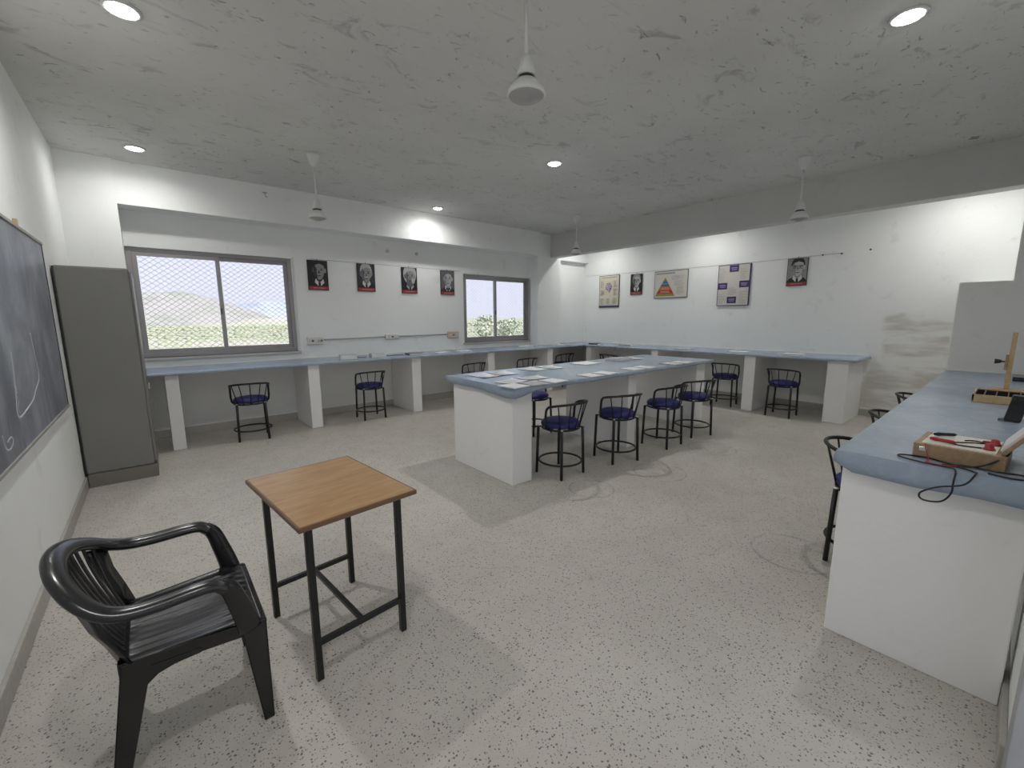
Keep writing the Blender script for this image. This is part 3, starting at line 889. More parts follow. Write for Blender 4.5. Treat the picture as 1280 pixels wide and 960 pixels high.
# rim under the seat
mb = MB()
for s in (-1, 1):
    mb.hexa([(-0.185, s * 0.205, 0.375), (0.21, s * 0.24, 0.365), (0.21, s * 0.228, 0.365), (-0.185, s * 0.193, 0.375),
             (-0.185, s * 0.209, 0.430), (0.218, s * 0.245, 0.420), (0.218, s * 0.230, 0.420), (-0.185, s * 0.193, 0.430)], PL)
mb.hexa([(0.205, -0.24, 0.362), (0.222, -0.24, 0.362), (0.222, 0.24, 0.362), (0.205, 0.24, 0.362),
         (0.205, -0.242, 0.418), (0.226, -0.242, 0.412), (0.226, 0.242, 0.412), (0.205, 0.242, 0.418)], PL)
mb.hexa([(-0.20, -0.205, 0.37), (-0.185, -0.205, 0.37), (-0.185, 0.205, 0.37), (-0.20, 0.205, 0.37),
         (-0.20, -0.207, 0.432), (-0.185, -0.207, 0.428), (-0.185, 0.207, 0.428), (-0.20, 0.207, 0.432)], PL)
for s in (-1, 1):
    V = [(x, s * (0.2095 + 0.036 * (x + 0.185) / 0.40), z) for x, z in ((-0.152, 0.285), (-0.132, 0.325), (-0.102, 0.350), (-0.055, 0.364), (0.02, 0.371), (0.02, 0.39), (-0.152, 0.39))]
    W = [(x, y - s * 0.007, z) for x, y, z in V]
    k = len(V)
    mb.faces(V + W, [tuple(range(k)), tuple(range(2 * k - 1, k - 1, -1))] + [(i, (i + 1) % k, k + (i + 1) % k, k + i) for i in range(k)], PL)
mb.build('seat_rim', ch, 0.003)
# arm and back loop, one continuous moulded rail
half = [(0.105, 0.272, 0.612), (0.075, 0.276, 0.634), (0.02, 0.278, 0.638), (-0.08, 0.280, 0.634), (-0.16, 0.278, 0.640), (-0.215, 0.262, 0.662), (-0.262, 0.222, 0.700), (-0.300, 0.150, 0.738), (-0.318, 0.075, 0.757)]
loop = half + [(-0.324, 0.0, 0.763)] + [(x, -y, z) for x, y, z in reversed(half)]
path = smooth_path(loop, 5)
mb = MB(); mb.tube(path, 0.031, PL, 14, flat=(0.68, 1.12)); mb.build('arm_loop', ch)
for s in (-1, 1):
    pp = smooth_path([(0.092, s * 0.272, 0.625), (0.120, s * 0.268, 0.595), (0.140, s * 0.258, 0.53), (0.158, s * 0.250, 0.46), (0.170, s * 0.246, 0.40)], 4)
    mb = MB(); mb.tube(pp, [0.024 + 0.012 * k / (len(pp) - 1) for k in range(len(pp))], PL, 12, flat=(1.1, 0.5)); mb.build('arm_post', ch)
# legs: tapering channel section
def leg(pt, pb, wt, wb, dt, db, s):
    (xt, yt, zt), (xb, yb_, zb) = pt, pb
    mb = MB()
    t = 0.007
    # outer plate along x
    mb.hexa([(xb - wb, yb_ - s * t, zb), (xb + wb, yb_ - s * t, zb), (xb + wb, yb_, zb), (xb - wb, yb_, zb),
             (xt - wt, yt - s * t, zt), (xt + wt, yt - s * t, zt), (xt + wt, yt, zt), (xt - wt, yt, zt)], PL)
    e = 1 if xb > 0 else -1
    mb.hexa([(xb + e * (wb - t), yb_ - s * db, zb), (xb + e * wb, yb_ - s * db, zb), (xb + e * wb, yb_, zb), (xb + e * (wb - t), yb_, zb),
             (xt + e * (wt - t), yt - s * dt, zt), (xt + e * wt, yt - s * dt, zt), (xt + e * wt, yt, zt), (xt + e * (wt - t), yt, zt)], PL)
    mb.hexa([(xb - wb, yb_ - s * db * 0.6, zb), (xb - wb + t, yb_ - s * db * 0.6, zb), (xb - wb + t, yb_, zb), (xb - wb, yb_, zb),
             (xt - wt, yt - s * dt * 0.6, zt), (xt - wt + t, yt - s * dt * 0.6, zt), (xt - wt + t, yt, zt), (xt - wt, yt, zt)], PL)
    # brown foot pad
    mb.box(xb - wb, xb + wb, min(yb_, yb_ - s * db), max(yb_, yb_ - s * db), zb, zb + 0.008, PL)
    return mb
for s in (-1, 1):
    mb = leg((0.182, s * 0.246, 0.415), (0.200, s * 0.262, 0.0), 0.042, 0.017, 0.06, 0.03, s); mb.build('leg', ch, 0.003)
    mb = leg((-0.150, s * 0.212, 0.425), (-0.235, s * 0.235, 0.0), 0.042, 0.022, 0.06, 0.03, s); mb.build('leg', ch, 0.003)
# slatted back
mb = MB()
NS = 11
for k in range(NS):
    a = (k + 0.5) / NS * 2 - 1
    ytop = a * 0.225; ybot = a * 0.165
    # top point lies on the loop
    best = min(path, key=lambda p: abs(p.y - ytop) + (10 if p.x > -0.15 else 0))
    xt, zt = best.x, best.z
    p0 = Vector((-0.183, ybot, 0.415)); p2 = Vector((xt + 0.012, ytop, zt - 0.005))
    mid = (p0 + p2) / 2 + Vector((-0.028, 0, 0.0))
    pts = [p0 * (1 - t) ** 2 + mid * 2 * t * (1 - t) + p2 * t * t for t in [q / 8 for q in range(9)]]
    vv = []
    for p in pts:
        w = 0.0118 * (1 + 0.35 * (p.z - 0.42) / 0.3)
        vv += [p + Vector((0, -w, 0)), p + Vector((0.006, -w * 0.6, 0)), p + Vector((0.006, w * 0.6, 0)), p + Vector((0, w, 0)), p + Vector((-0.004, 0, 0))]
    Fs = []
    for q in range(8):
        for j in range(5):
            j2 = (j + 1) % 5
            Fs.append((q * 5 + j, q * 5 + j2, q * 5 + 5 + j2, q * 5 + 5 + j))
    mb.faces(vv, Fs, PL, True)
mb.build('back_slats', ch)
# side wings of the back
for s in (-1, 1):
    V = []
    wing = [((-0.190, 0.165, 0.405), (-0.160, 0.212, 0.425)), ((-0.215, 0.175, 0.49), (-0.185, 0.232, 0.50)), ((-0.245, 0.190, 0.57), (-0.212, 0.248, 0.575)), ((-0.268, 0.195, 0.655), (-0.222, 0.250, 0.645)), ((-0.275, 0.195, 0.685), (-0.230, 0.245, 0.662))]
    for a, b in wing:
        V += [(a[0], s * a[1], a[2]), (b[0], s * b[1], b[2])]
    mb = MB(); mb.faces(V, [(2 * i, 2 * i + 1, 2 * i + 3, 2 * i + 2) for i in range(4)], PL, True); mb.build('back_wing', ch, solid=0.007)

# ------------------------------------------------------------------ framed pictures
def place(o, wall, a, z):
    """put a picture on a wall; local x = right, z = up, -y = out of the wall"""
    if wall == 'back':
        o.location = (a, YW - 0.002, z)
    else:
        o.location = (XR - 0.002, a, z); o.rotation_euler = (0, 0, -PI / 2)

class Art:
    """flat printed shapes, laid one on another, all in one mesh; local x right, z up"""
    def __init__(self, w, h, y0):
        self.mb = MB(); self.w, self.h, self.y = w, h, y0; self.n = 0; self.tr = None
    def poly(self, pts, m):
        self.n += 1
        if self.tr:
            cx, cz, dz, k = self.tr
            pts = [(max(-0.94, min(0.94, cx + (p[0] - cx) * k)), max(-0.76, min(0.965, cz + dz + (p[1] - cz) * k))) for p in pts]
        y = self.y - 0.00025 * self.n
        self.mb.faces([(p[0] * self.w / 2, y, p[1] * self.h / 2) for p in pts], [tuple(range(len(pts)))], m)
    def rect(self, x0, x1, z0, z1, m):
        self.poly([(x0, z0), (x1, z0), (x1, z1), (x0, z1)], m)
    def ell(self, cx, cz, rx, rz, m, a0=0, a1=360, n=22):
        self.poly([(cx + rx * math.cos(R(a0 + (a1 - a0) * k / n)), cz + rz * math.sin(R(a0 + (a1 - a0) * k / n))) for k in range(n + (0 if a1 - a0 >= 360 else 1))], m)

def board(t, w, h, edge, dep=0.018):
    mb = MB(); mb.box(-w / 2, w / 2, -dep, 0, -h / 2, h / 2, edge); return mb.build('board', t, 0.002)

def portrait(wall, a, z, label, st):
    w, h = 0.30, 0.452
    t = thing('portrait', label, 'portrait', group='framed portraits with red caption strips'); place(t, wall, a, z)
    board(t, w, h, M['p_black'])
    A = Art(w, h, -0.0182)
    bg = st.get('bg', 'p_dark')
    A.rect(-0.94, 0.94, -0.97, 0.97, M[bg])
    fx, fz = st.get('face', (0.05, 0.18)); hair = M[st.get('hair', 'p_black')]
    skin = M[st.get('skin', 'p_skin')]; shade = M[st.get('shade', 'p_mid')]
    suit = M[st.get('suit', 'p_black')]
    A.tr = (fx, fz, st.get('lift', 0.10), st.get('zoom', 1.35))
    # shoulders, collar
    A.poly([(-0.94, -0.97), (0.94, -0.97), (0.94, -0.48), (0.55, -0.36), (0.25, -0.25), (-0.2, -0.25), (-0.55, -0.38), (-0.94, -0.50)], suit)
    A.poly([(fx - 0.28, -0.20), (fx + 0.28, -0.20), (fx + 0.36, -0.38), (fx + 0.05, -0.80), (fx - 0.05, -0.80), (fx - 0.34, -0.38)], M[st.get('shirt', 'p_light')])
    A.poly([(fx - 0.07, -0.36), (fx + 0.07, -0.36), (fx + 0.10, -0.72), (fx, -0.82), (fx - 0.10, -0.72)], suit)
    A.poly([(fx - 0.22, 0.0), (fx + 0.24, 0.0), (fx + 0.22, -0.26), (fx, -0.38), (fx - 0.20, -0.26)], shade)
    # hair behind, face
    if st.get('halo'): A.ell(fx, fz + 0.16, 0.62, 0.56, hair)
    A.ell(fx, fz + 0.14, 0.50, 0.47, hair)
    A.ell(fx - 0.46, fz + 0.02, 0.08, 0.12, shade); A.ell(fx + 0.46, fz + 0.02, 0.08, 0.12, skin)
    A.poly([(fx + 0.43 * math.sin(q) * (1 if math.cos(q) > -0.2 else 0.88), fz + 0.02 + 0.46 * math.cos(q)) for q in [2 * PI * k / 26 for k in range(26)]], skin)
    A.poly([(fx - 0.42, fz + 0.1), (fx - 0.30, fz + 0.36), (fx - 0.18, fz + 0.1), (fx - 0.14, fz - 0.2), (fx - 0.10, fz - 0.42), (fx - 0.30, fz - 0.30), (fx - 0.40, fz - 0.08)], shade)
    # hair line
    A.poly([(fx - 0.46, fz + 0.12), (fx - 0.40, fz + 0.42), (fx - 0.12, fz + 0.56), (fx + 0.22, fz + 0.54), (fx + 0.44, fz + 0.36), (fx + 0.46, fz + 0.12), (fx + 0.36, fz + 0.28), (fx + 0.05, fz + 0.36), (fx - 0.28, fz + 0.28)], hair)
    ey = fz + 0.06
    for s in (-1, 1):
        A.rect(fx + s * 0.19 - 0.10, fx + s * 0.19 + 0.10, ey + 0.07, ey + 0.095, M['p_dark'])
        A.ell(fx + s * 0.19, ey, 0.085, 0.032, M['p_black'], n=12)
    A.poly([(fx - 0.02, ey - 0.02), (fx + 0.03, ey - 0.02), (fx + 0.08, ey - 0.17), (fx, ey - 0.19), (fx - 0.07, ey - 0.17)], shade)
    A.ell(fx, fz - 0.235, 0.14, 0.022, M['p_dark'], n=14)
    if st.get('beard'):
        A.ell(fx, fz - 0.36, 0.34, 0.22, M[st['beard']]); A.ell(fx, fz - 0.25, 0.12, 0.02, M['p_dark'], n=12)
    if st.get('moustache'):
        A.ell(fx, fz - 0.17, 0.19, 0.035, M[st['moustache']], n=14)
    if st.get('glasses'):
        g = M['p_black']
        for s in (-1, 1):
            c = fx + s * 0.20
            A.rect(c - 0.17, c + 0.17, ey + 0.055, ey + 0.085, g); A.rect(c - 0.17, c + 0.17, ey - 0.09, ey - 0.07, g)
            A.rect(c - 0.17, c - 0.14, ey - 0.09, ey + 0.07, g); A.rect(c + 0.14, c + 0.17, ey - 0.09, ey + 0.07, g)
    if st.get('bow'):
        A.poly([(fx - 0.22, -0.30), (fx, -0.38), (fx + 0.22, -0.30), (fx + 0.22, -0.48), (fx, -0.40), (fx - 0.22, -0.48)], M['p_black'])
    if st.get('hand'):
        A.ell(fx + 0.30, fz - 0.22, 0.16, 0.16, M['p_light'])
    A.tr = None
    # red caption strip with a pale line of lettering
    A.rect(-0.94, 0.94, -0.97, -0.74, M['p_red'])
    x = -0.55
    rr = random.Random(st.get('seed', 1))
    while x < 0.62:
        wl = rr.uniform(0.04, 0.16); A.rect(x, min(x + wl, 0.68), -0.875, -0.825, M['p_pink']); x += wl + 0.04
    A.mb.build('print', t)
    mb = MB(); mb.rod((0, -0.004, h / 2 - 0.002), (0, -0.004, h / 2 + 0.025), 0.004, M['dark'], 6); mb.build('hanger', t)

portrait('back', 2.075, 2.215, 'portrait of a half shadowed man with white collar, nearest the wide window',
         dict(bg='p_black', face=(0.10, 0.20), skin='p_skin', shade='p_dark', shirt='p_white', seed=2))
portrait('back', 2.84, 2.22, 'portrait of a man with tousled white hair and moustache', dict(bg='p_dark', hair='p_light', moustache='p_light', skin='p_skin', face=(-0.02, 0.16), shirt='p_white', seed=3))
portrait('back', 3.625, 2.212, 'portrait of a white haired bearded figure with a raised hand', dict(bg='p_black', hair='p_light', halo=True, beard='p_mid', hand=True, skin='p_skin', shirt='p_light', seed=4))
portrait('back', 4.415, 2.21, 'portrait of a smiling man in bow tie nearest the small window', dict(bg='p_mid', hair='p_mid', bow=True, suit='p_dark', skin='p_light', shade='p_skin', shirt='p_white', seed=5))
portrait('right', 5.63, 2.265, 'portrait of a bald man in glasses between the anatomy chart and the pyramid chart', dict(bg='p_black', hair='p_skin', glasses=True, skin='p_light', shade='p_mid', shirt='p_white', seed=6))
portrait('right', 2.515, 2.275, 'portrait of a man in dark glasses frames and tie on pale grey ground, rightmost picture', dict(bg='p_skin', hair='p_black', glasses=True, skin='p_light', shade='p_skin', shirt='p_white', seed=7))

def lines(A, x0, x1, z0, z1, n, m, seed, th=0.4, minw=0.5):
    rr = random.Random(seed)
    for k in range(n):
        z = z1 - (z1 - z0) * (k + 0.5) / n; hh = (z1 - z0) / n * th / 2
        A.rect(x0, x0 + (x1 - x0) * rr.uniform(minw, 1), z - hh, z + hh, m)

# anatomy chart
w, h = 0.575, 0.745
t = thing('wall_chart', 'cream chart with small purple organ drawing and navy base strip, nearest the far corner', 'chart', group='framed charts on the right wall'); place(t, 'right', 6.37, 2.145)
board(t, w, h, M['p_dark'])
A = Art(w, h, -0.0182); A.rect(-0.96, 0.96, -0.97, 0.97, M['c_cream']); A.rect(-0.96, 0.96, -0.97, -0.88, M['c_navy'])
A.rect(-0.75, 0.8, 0.84, 0.89, M['ink'])
lines(A, -0.85, -0.45, 0.25, 0.66, 8, M['ink'], 3); lines(A, 0.45, 0.85, 0.25, 0.66, 8, M['ink'], 4)
lines(A, -0.85, -0.45, -0.25, 0.10, 7, M['ink'], 5); lines(A, 0.45, 0.85, -0.25, 0.16, 8, M['ink'], 6)
for x in (-0.85, -0.22, 0.42): lines(A, x, x + 0.42, -0.80, -0.42, 7, M['ink'], int(x * 10) + 20)
A.poly([(0, 0.52), (0.12, 0.50), (0.16, 0.34), (0.12, 0.10), (0.02, -0.12), (-0.05, 0.02), (-0.12, 0.16), (-0.14, 0.36)], M['c_lilac'])
for k in range(9):
    q = 2 * PI * k / 9; A.ell(0.0 + 0.27 * math.cos(q), 0.30 + 0.20 * math.sin(q), 0.06, 0.045, (M['p_mid'], M['c_lilac'], M['p_red'])[k % 3], n=10)
A.mb.build('print', t)

# pyramid chart
w, h = 0.75, 0.56
t = thing('wall_chart', 'landscape chart with a coloured pyramid of blue, orange, red and olive bands', 'chart', group='framed charts on the right wall'); place(t, 'right', 4.80, 2.217)
board(t, w, h, M['p_mid'])
A = Art(w, h, -0.0182); A.rect(-0.97, 0.97, -0.95, 0.95, M['c_paper']); A.rect(-0.90, 0.25, 0.76, 0.86, M['ink'])
ax, az, bx0, bx1, bz = -0.33, 0.52, -0.93, 0.27, -0.85
def band(t0, t1, m):
    zf = lambda q: az + (bz - az) * q
    A.poly([(ax + (bx0 - ax) * t0, zf(t0)), (ax + (bx1 - ax) * t0, zf(t0)), (ax + (bx1 - ax) * t1, zf(t1)), (ax + (bx0 - ax) * t1, zf(t1))], m)
band(0.02, 0.22, M['c_olive']); band(0.22, 0.30, M['c_blue']); band(0.30, 0.38, M['c_lblue']); band(0.38, 0.46, M['c_blue']); band(0.46, 0.68, M['c_orange']); band(0.68, 0.87, M['c_red']); band(0.87, 1.0, M['c_olive'])
for q in (0.56, 0.62, 0.75, 0.81): A.rect(ax - 0.6 * q * 0.6, ax + 0.6 * q * 0.6, az + (bz - az) * q - 0.012, az + (bz - az) * q + 0.012, M['c_paper'])
lines(A, 0.05, 0.88, 0.30, 0.62, 5, M['ink'], 8, 0.22); lines(A, 0.22, 0.88, -0.15, 0.25, 6, M['ink'], 9, 0.22); lines(A, 0.38, 0.88, -0.75, -0.2, 8, M['ink'], 10, 0.22)
A.mb.build('print', t)

# chart with four purple boxes
w, h = 0.575, 0.75
t = thing('wall_chart', 'pale portrait-format chart with four dark purple caption boxes', 'chart', group='framed charts on the right wall'); place(t, 'right', 3.53, 2.122)
board(t, w, h, M['c_purple'], 0.03)
A = Art(w, h, -0.0302); A.rect(-0.95, 0.95, -0.97, 0.97, M['c_paper'])
for i, (x, z) in enumerate(((0.0, 0.80), (-0.66, -0.03), (0.66, 0.03), (-0.05, -0.72))):
    A.rect(x - 0.29, x + 0.29, z - 0.16, z + 0.16, M['c_purple']); A.rect(x - 0.19, x + 0.19, z + 0.01, z + 0.06, M['c_lilac']); A.rect(x - 0.16, x + 0.17, z - 0.07, z - 0.03, M['c_lilac'])
lines(A, -0.88, -0.5, 0.2, 0.85, 8, M['ink'], 11, 0.16); lines(A, 0.4, 0.9, 0.25, 0.8, 7, M['ink'], 12, 0.16); lines(A, -0.3, 0.3, -0.5, -0.1, 5, M['ink'], 13, 0.2)
lines(A, -0.88, -0.42, -0.9, -0.4, 6, M['ink'], 14, 0.16); lines(A, 0.4, 0.9, -0.92, -0.3, 9, M['ink'], 15, 0.2)
A.mb.build('print', t)

# strings, nails, wall plugs
mb = MB(); mb.tube([(1.98, YW - 0.004, 2.455), (3.6, YW - 0.004, 2.452), (4.72, YW - 0.004, 2.447)], 0.0018, M['p_mid'], 5); tag(mb.build('string'), 'thin string stretched along the window wall above the four portraits', 'string')
mb = MB(); mb.tube([(XR - 0.004, 7.1, 2.55), (XR - 0.004, 4.8, 2.512), (XR - 0.004, 3.0, 2.505), (XR - 0.004, 1.93, 2.52)], 0.0018, M['p_mid'], 5); tag(mb.build('string'), 'thin string stretched along the chart wall above the pictures', 'string')
for y, z, lb in ((2.18, 2.515, 'small dark nail just beyond the rightmost portrait'), (1.93, 2.51, 'small dark nail at the end of the chart wall string'), (1.58, 2.53, 'small dark nail alone, farthest right on the chart wall')):
    mb = MB(); mb.lathe([(0.012, 0), (0.012, 0.012), (0.004, 0.018)], M['dark'], 10); o = mb.build('nail', None, loc=(XR - 0.0005, y, z), rot=(0, -PI / 2, 0)); tag(o, lb, 'nail', 'nails on the chart wall')
for x, z, lb in ((3.24, 2.685, 'round grey wall plug above the second and third portraits'), (3.79, 2.69, 'faint grey wall plug right of the darker plug under the beam')):
    mb = MB(); mb.lathe([(0.028, 0), (0.030, 0.012), (0.014, 0.020), (0.006, 0.020)], M['sill'], 14); o = mb.build('wall_plug', None, loc=(x, YW, z), rot=(PI / 2, 0, 0)); tag(o, lb, 'wall plug', 'wall plugs under the beam')
mb = MB(); mb.tube([(1.37, 6.82, 3.24), (1.37, 6.79, 3.24), (1.365, 6.775, 3.225), (1.37, 6.775, 3.19), (1.39, 6.78, 3.18)], 0.009, M['sill'], 8); mb.lathe([(0.03, 0), (0.03, 0.006)], M['sill'], 12, c=(1.37, 6.80, 3.235)); tag(mb.build('hook'), 'small rusty hook on the beam above the wide window', 'hook')

# switch boxes and conduits on the window wall
def switchbox(x0, x1, z0, z1, label, m, n):
    t = thing('switch_box', label, 'switch box', ((x0 + x1) / 2, YW, (z0 + z1) / 2), 0, 'electrical boxes on the window wall')
    w, h = x1 - x0, z1 - z0
    mb = MB(); mb.box(-w / 2, w / 2, -0.035, 0, -h / 2, h / 2, m); mb.build('back_box', t, 0.006)
    mb = MB(); mb.box(-w / 2 + 0.008, w / 2 - 0.008, -0.041, -0.035, -h / 2 + 0.008, h / 2 - 0.008, M['switch'] if m is M['switch'] else m); mb.build('cover_plate', t, 0.003)
    for k in range(n):
        cx = -w / 2 + w * (k + 0.8) / (n + 0.6)
        if k % 3 == 1:
            mb = MB(); mb.lathe([(0.018, 0.0), (0.018, 0.003), (0.0005, 0.003)], M['p_mid'], 14); mb.build('socket', t, loc=(cx, -0.040, 0), rot=(PI / 2, 0, 0))
        else:
            mb = MB(); mb.box(cx - 0.013, cx + 0.013, -0.047, -0.040, -0.022, 0.022, M['p_light'] if k % 2 else M['p_white']); mb.build('rocker_switch', t, 0.002)
switchbox(1.84, 2.085, 1.145, 1.268, 'white switch box beside the wide window', M['switch'], 5)
switchbox(3.12, 3.365, 1.182, 1.275, 'white double socket box midway along the conduit', M['switch'], 3)
switchbox(4.385, 4.63, 1.155, 1.29, 'pinkish switch box beside the small window', M['pinkbox'], 3)
for a, b, z, z2, lb in ((2.086, 3.119, 1.215, 1.232, 'grey conduit pipe running from the wide window switch box to the middle socket box'), (3.366, 4.384, 1.23, 1.238, 'grey conduit pipe running from the middle socket box to the pinkish box')):
    mb = MB(); mb.tube([(a, YW - 0.012, z), (b, YW - 0.012, z2)], 0.011, M['p_light'], 8); tag(mb.build('conduit'), lb, 'conduit', 'conduits on the window wall')

# ------------------------------------------------------------------ papers and books
def book(x, y, z, w, d, th, rz, label, cover, group, name='book', cat='book'):
    t = thing(name, label, cat, (x, y, z), R(rz), group)
    mb = MB()
    mb.box(-w / 2, w / 2, -d / 2, d / 2, 0, 0.0022, cover); mb.box(-w / 2, w / 2, -d / 2, d / 2, th - 0.0022, th, cover); mb.box(-w / 2, -w / 2 + 0.003, -d / 2, d / 2, 0, th, cover)
    mb.build('cover', t)
    mb = MB(); mb.box(-w / 2 + 0.003, w / 2 - 0.004, -d / 2 + 0.003, d / 2 - 0.003, 0.0022, th - 0.0022, M['paper']); mb.build('pages', t)
    return t
def sheet(x, y, z, w, d, rz, label, m, group, curl=0.006):
    t = thing('paper_sheet', label, 'paper', (x, y, z), R(rz), group)
    mb = MB(); n = 8; V = []; F = []
    for i in range(n + 1):
        for j in range(n + 1):
            u, v = i / n - .5, j / n - .5
            V.append((u * w, v * d, 0.0035 + curl * max(0, (u * u + v * v) - 0.22) * 4))
    for i in range(n):
        for j in range(n):
            a = i * (n + 1) + j; F.append((a, a + n + 1, a + n + 2, a + 1))
    mb.faces(V, F, m, True); mb.build('leaf', t, solid=0.0006)
    A = MB()
    rr = random.Random(int(x * 100))
    for k in range(9):
        yy = d * (0.36 - 0.08 * k); ln = w * rr.uniform(0.45, 0.8)
        A.faces([(-w * .4, yy, 0.0048), (-w * .4 + ln, yy, 0.0048), (-w * .4 + ln, yy + d * 0.018, 0.0048), (-w * .4, yy + d * 0.018, 0.0048)], [(0, 1, 2, 3)], M['p_light'])
    A.build('printed_lines', t)
    return t

TZ = BZ + 0.0042
G1 = 'booklets along the near edge of the island table'
near = [(2.44, 2.87, 4, 'whitish booklet at the near corner of the island table', 'paper'), (2.68, 2.86, -6, 'booklet with dark lifted edge next to the corner booklet on the island table', 'greypaper'),
        (2.93, 2.86, 3, 'white booklet third from the near corner of the island table', 'paper'), (3.50, 2.87, -4, 'white booklet with dark edge before the middle of the island table, left of its pair', 'paper'),
        (3.76, 2.88, 8, 'white booklet right of its pair before the middle of the island table', 'paper'), (4.30, 2.90, -5, 'booklet over the middle support of the island table, left of a pair', 'paper'),
        (4.56, 2.90, 5, 'booklet over the middle support of the island table, right of a pair', 'paper'), (5.14, 2.88, 0, 'booklet near the far end of the island table, left of a pair', 'paper'),
        (5.42, 2.88, 4, 'booklet nearest the far right corner of the island table', 'paper')]
for x, y, a, lb, c in near:
    book(x, y, TZ, 0.205, 0.215, 0.007, a, lb, M[c], G1, 'booklet', 'booklet')
G2 = 'sheets along the far edge of the island table'
sheet(2.66, 3.62, TZ, 0.24, 0.30, 3, 'glossy white sheet shining at the window end of the island table', M['glosspaper'], G2)
sheet(2.93, 3.63, TZ, 0.24, 0.28, -4, 'second glossy sheet beside the shining one on the island table', M['glosspaper'], G2)
sheet(2.60, 3.10, TZ, 0.28, 0.21, 10, 'pale sheet lying flat at mid width near the close end of the island table', M['paper'], G2)
sheet(2.92, 3.14, TZ, 0.28, 0.20, -8, 'pale sheet in mid width of the island table, next to the close end one', M['paper'], G2)
sheet(3.42, 3.68, TZ, 0.24, 0.28, 6, 'white sheet at the far edge of the island table, right of the two glossy ones', M['paper'], G2)
sheet(3.72, 3.66, TZ, 0.22, 0.28, -8, 'white sheet at the far edge of the island table, left of the wide white folder', M['paper'], G2)
book(4.36, 3.66, TZ, 0.34, 0.27, 0.010, 4, 'wide white folder at the far edge of the island table', M['paper'], 'folders on the island table', 'folder', 'folder')
book(5.05, 3.64, TZ, 0.30, 0.24, 0.034, -6, 'thick grey-white paper stack at the far edge of the island table', M['greypaper'], 'folders on the island table', 'paper_stack', 'paper stack')
sheet(5.42, 3.64, TZ, 0.26, 0.24, 5, 'white sheet right of the thick paper stack on the island table', M['paper'], G2)

G3 = 'books on the window bench'
for x, y, w, d, th, a, c, lb in ((2.27, 6.60, 0.24, 0.20, 0.062, -12, 'greypaper', 'thick pale book on the window bench nearest the wide window'),
        (2.73, 6.58, 0.23, 0.20, 0.056, -8, 'greypaper', 'thick pale book second from the wide window on the window bench'),
        (3.38, 6.58, 0.26, 0.20, 0.026, -4, 'darkcover', 'greyish book on the window bench below the socket box'),
        (3.93, 6.58, 0.26, 0.18, 0.010, 4, 'paper', 'thin booklet on the window bench left of the pinkish switch box'),
        (4.36, 6.56, 0.27, 0.19, 0.020, -5, 'paper', 'white book on the window bench under the pinkish switch box'),
        (5.92, 6.56, 0.24, 0.20, 0.036, 4, 'paper', 'white book pile on the window bench below the right side of the small window')):
    book(x, y, TZ - 0.001, w, d, th, a, lb, M[c], G3)
sheet(6.9, 6.56, TZ, 0.30, 0.20, 3, 'loose sheet on the window bench before the column', M['paper'], 'loose sheets on the side benches')
sheet(7.2, 6.60, TZ, 0.24, 0.20, -9, 'loose sheet on the window bench near the far corner', M['greypaper'], 'loose sheets on the side benches')
mb = MB(); mb.tube(smooth_path([(2.92, 6.62, TZ + 0.006), (3.02, 6.66, TZ + 0.006), (3.12, 6.63, TZ + 0.006), (3.22, 6.66, TZ + 0.006)], 4), 0.006, M['p_mid'], 6); tag(mb.build('cord'), 'short dark cord lying between books on the window bench', 'cord')
mb = MB(); mb.rod((2.44, 6.67, TZ + 0.005), (2.58, 6.66, TZ + 0.005), 0.005, M['p_mid'], 6); tag(mb.build('pen'), 'dark pen lying between the two thick books on the window bench', 'pen')
G4 = 'books on the chart bench'
for x, y, w, d, th, a, c, lb in ((7.70, 6.17, 0.2, 0.26, 0.024, 0, 'darkcover', 'dark covered book on the chart bench nearest the corner'),
        (7.72, 5.36, 0.2, 0.28, 0.036, 4, 'greypaper', 'grey book on the chart bench below the small portrait'),
        (7.66, 4.05, 0.2, 0.28, 0.012, -4, 'greypaper', 'flat grey book on the chart bench beyond the far end of the island table'),
        (7.62, 3.05, 0.21, 0.29, 0.018, 5, 'paper', 'whitish book on the chart bench below the chart of purple boxes'),
        (7.60, 2.22, 0.20, 0.27, 0.034, -3, 'paper', 'thick white book on the chart bench below the rightmost portrait')):
    book(x, y, TZ - 0.001, w, d, th, a, lb, M[c], G4)

# ------------------------------------------------------------------ apparatus on the right bench
RZ = 0.9395
kit = thing('wiring_kit', 'wooden electrical wiring kit with cream panel and two red terminals on the right bench', 'experiment kit', (2.64, 0.10, RZ), R(-3))
mb = MB()
mb.box(-0.145, 0.145, -0.135, 0.135, 0.0, 0.062, M['kitwood']); mb.build('box', kit, 0.003)
mb = MB(); mb.box(-0.13, 0.13, -0.105, 0.112, 0.0605, 0.066, M['cream']); mb.build('panel', kit, 0.001)
for x, y in ((0.03, -0.088), (-0.075, -0.080)):
    mb = MB(); mb.lathe([(0.018, 0.066), (0.018, 0.072), (0.014, 0.075), (0.013, 0.088), (0.009, 0.092), (0.0005, 0.093)], M['red'], 16, c=(x, y, 0)); mb.build('terminal', kit)
mb = MB(); mb.box(0.052, 0.066, -0.075, -0.050, 0.066, 0.074, M['red']); mb.build('switch', kit, 0.002)
mb = MB(); mb.tube(smooth_path([(0.03, 0.0, 0.068), (0.05, -0.03, 0.069), (0.03, -0.06, 0.068), (-0.0, -0.02, 0.068), (-0.045, 0.02, 0.069), (-0.07, 0.035, 0.070), (-0.09, 0.0, 0.069), (-0.075, -0.06, 0.069)], 5), 0.0028, M['blackwire'], 6); mb.build('panel_wiring', kit)
mb = MB(); mb.box(-0.155, -0.145, 0.09, 0.115, 0.03, 0.05, M['chrome']); mb.build('latch', kit, 0.002)
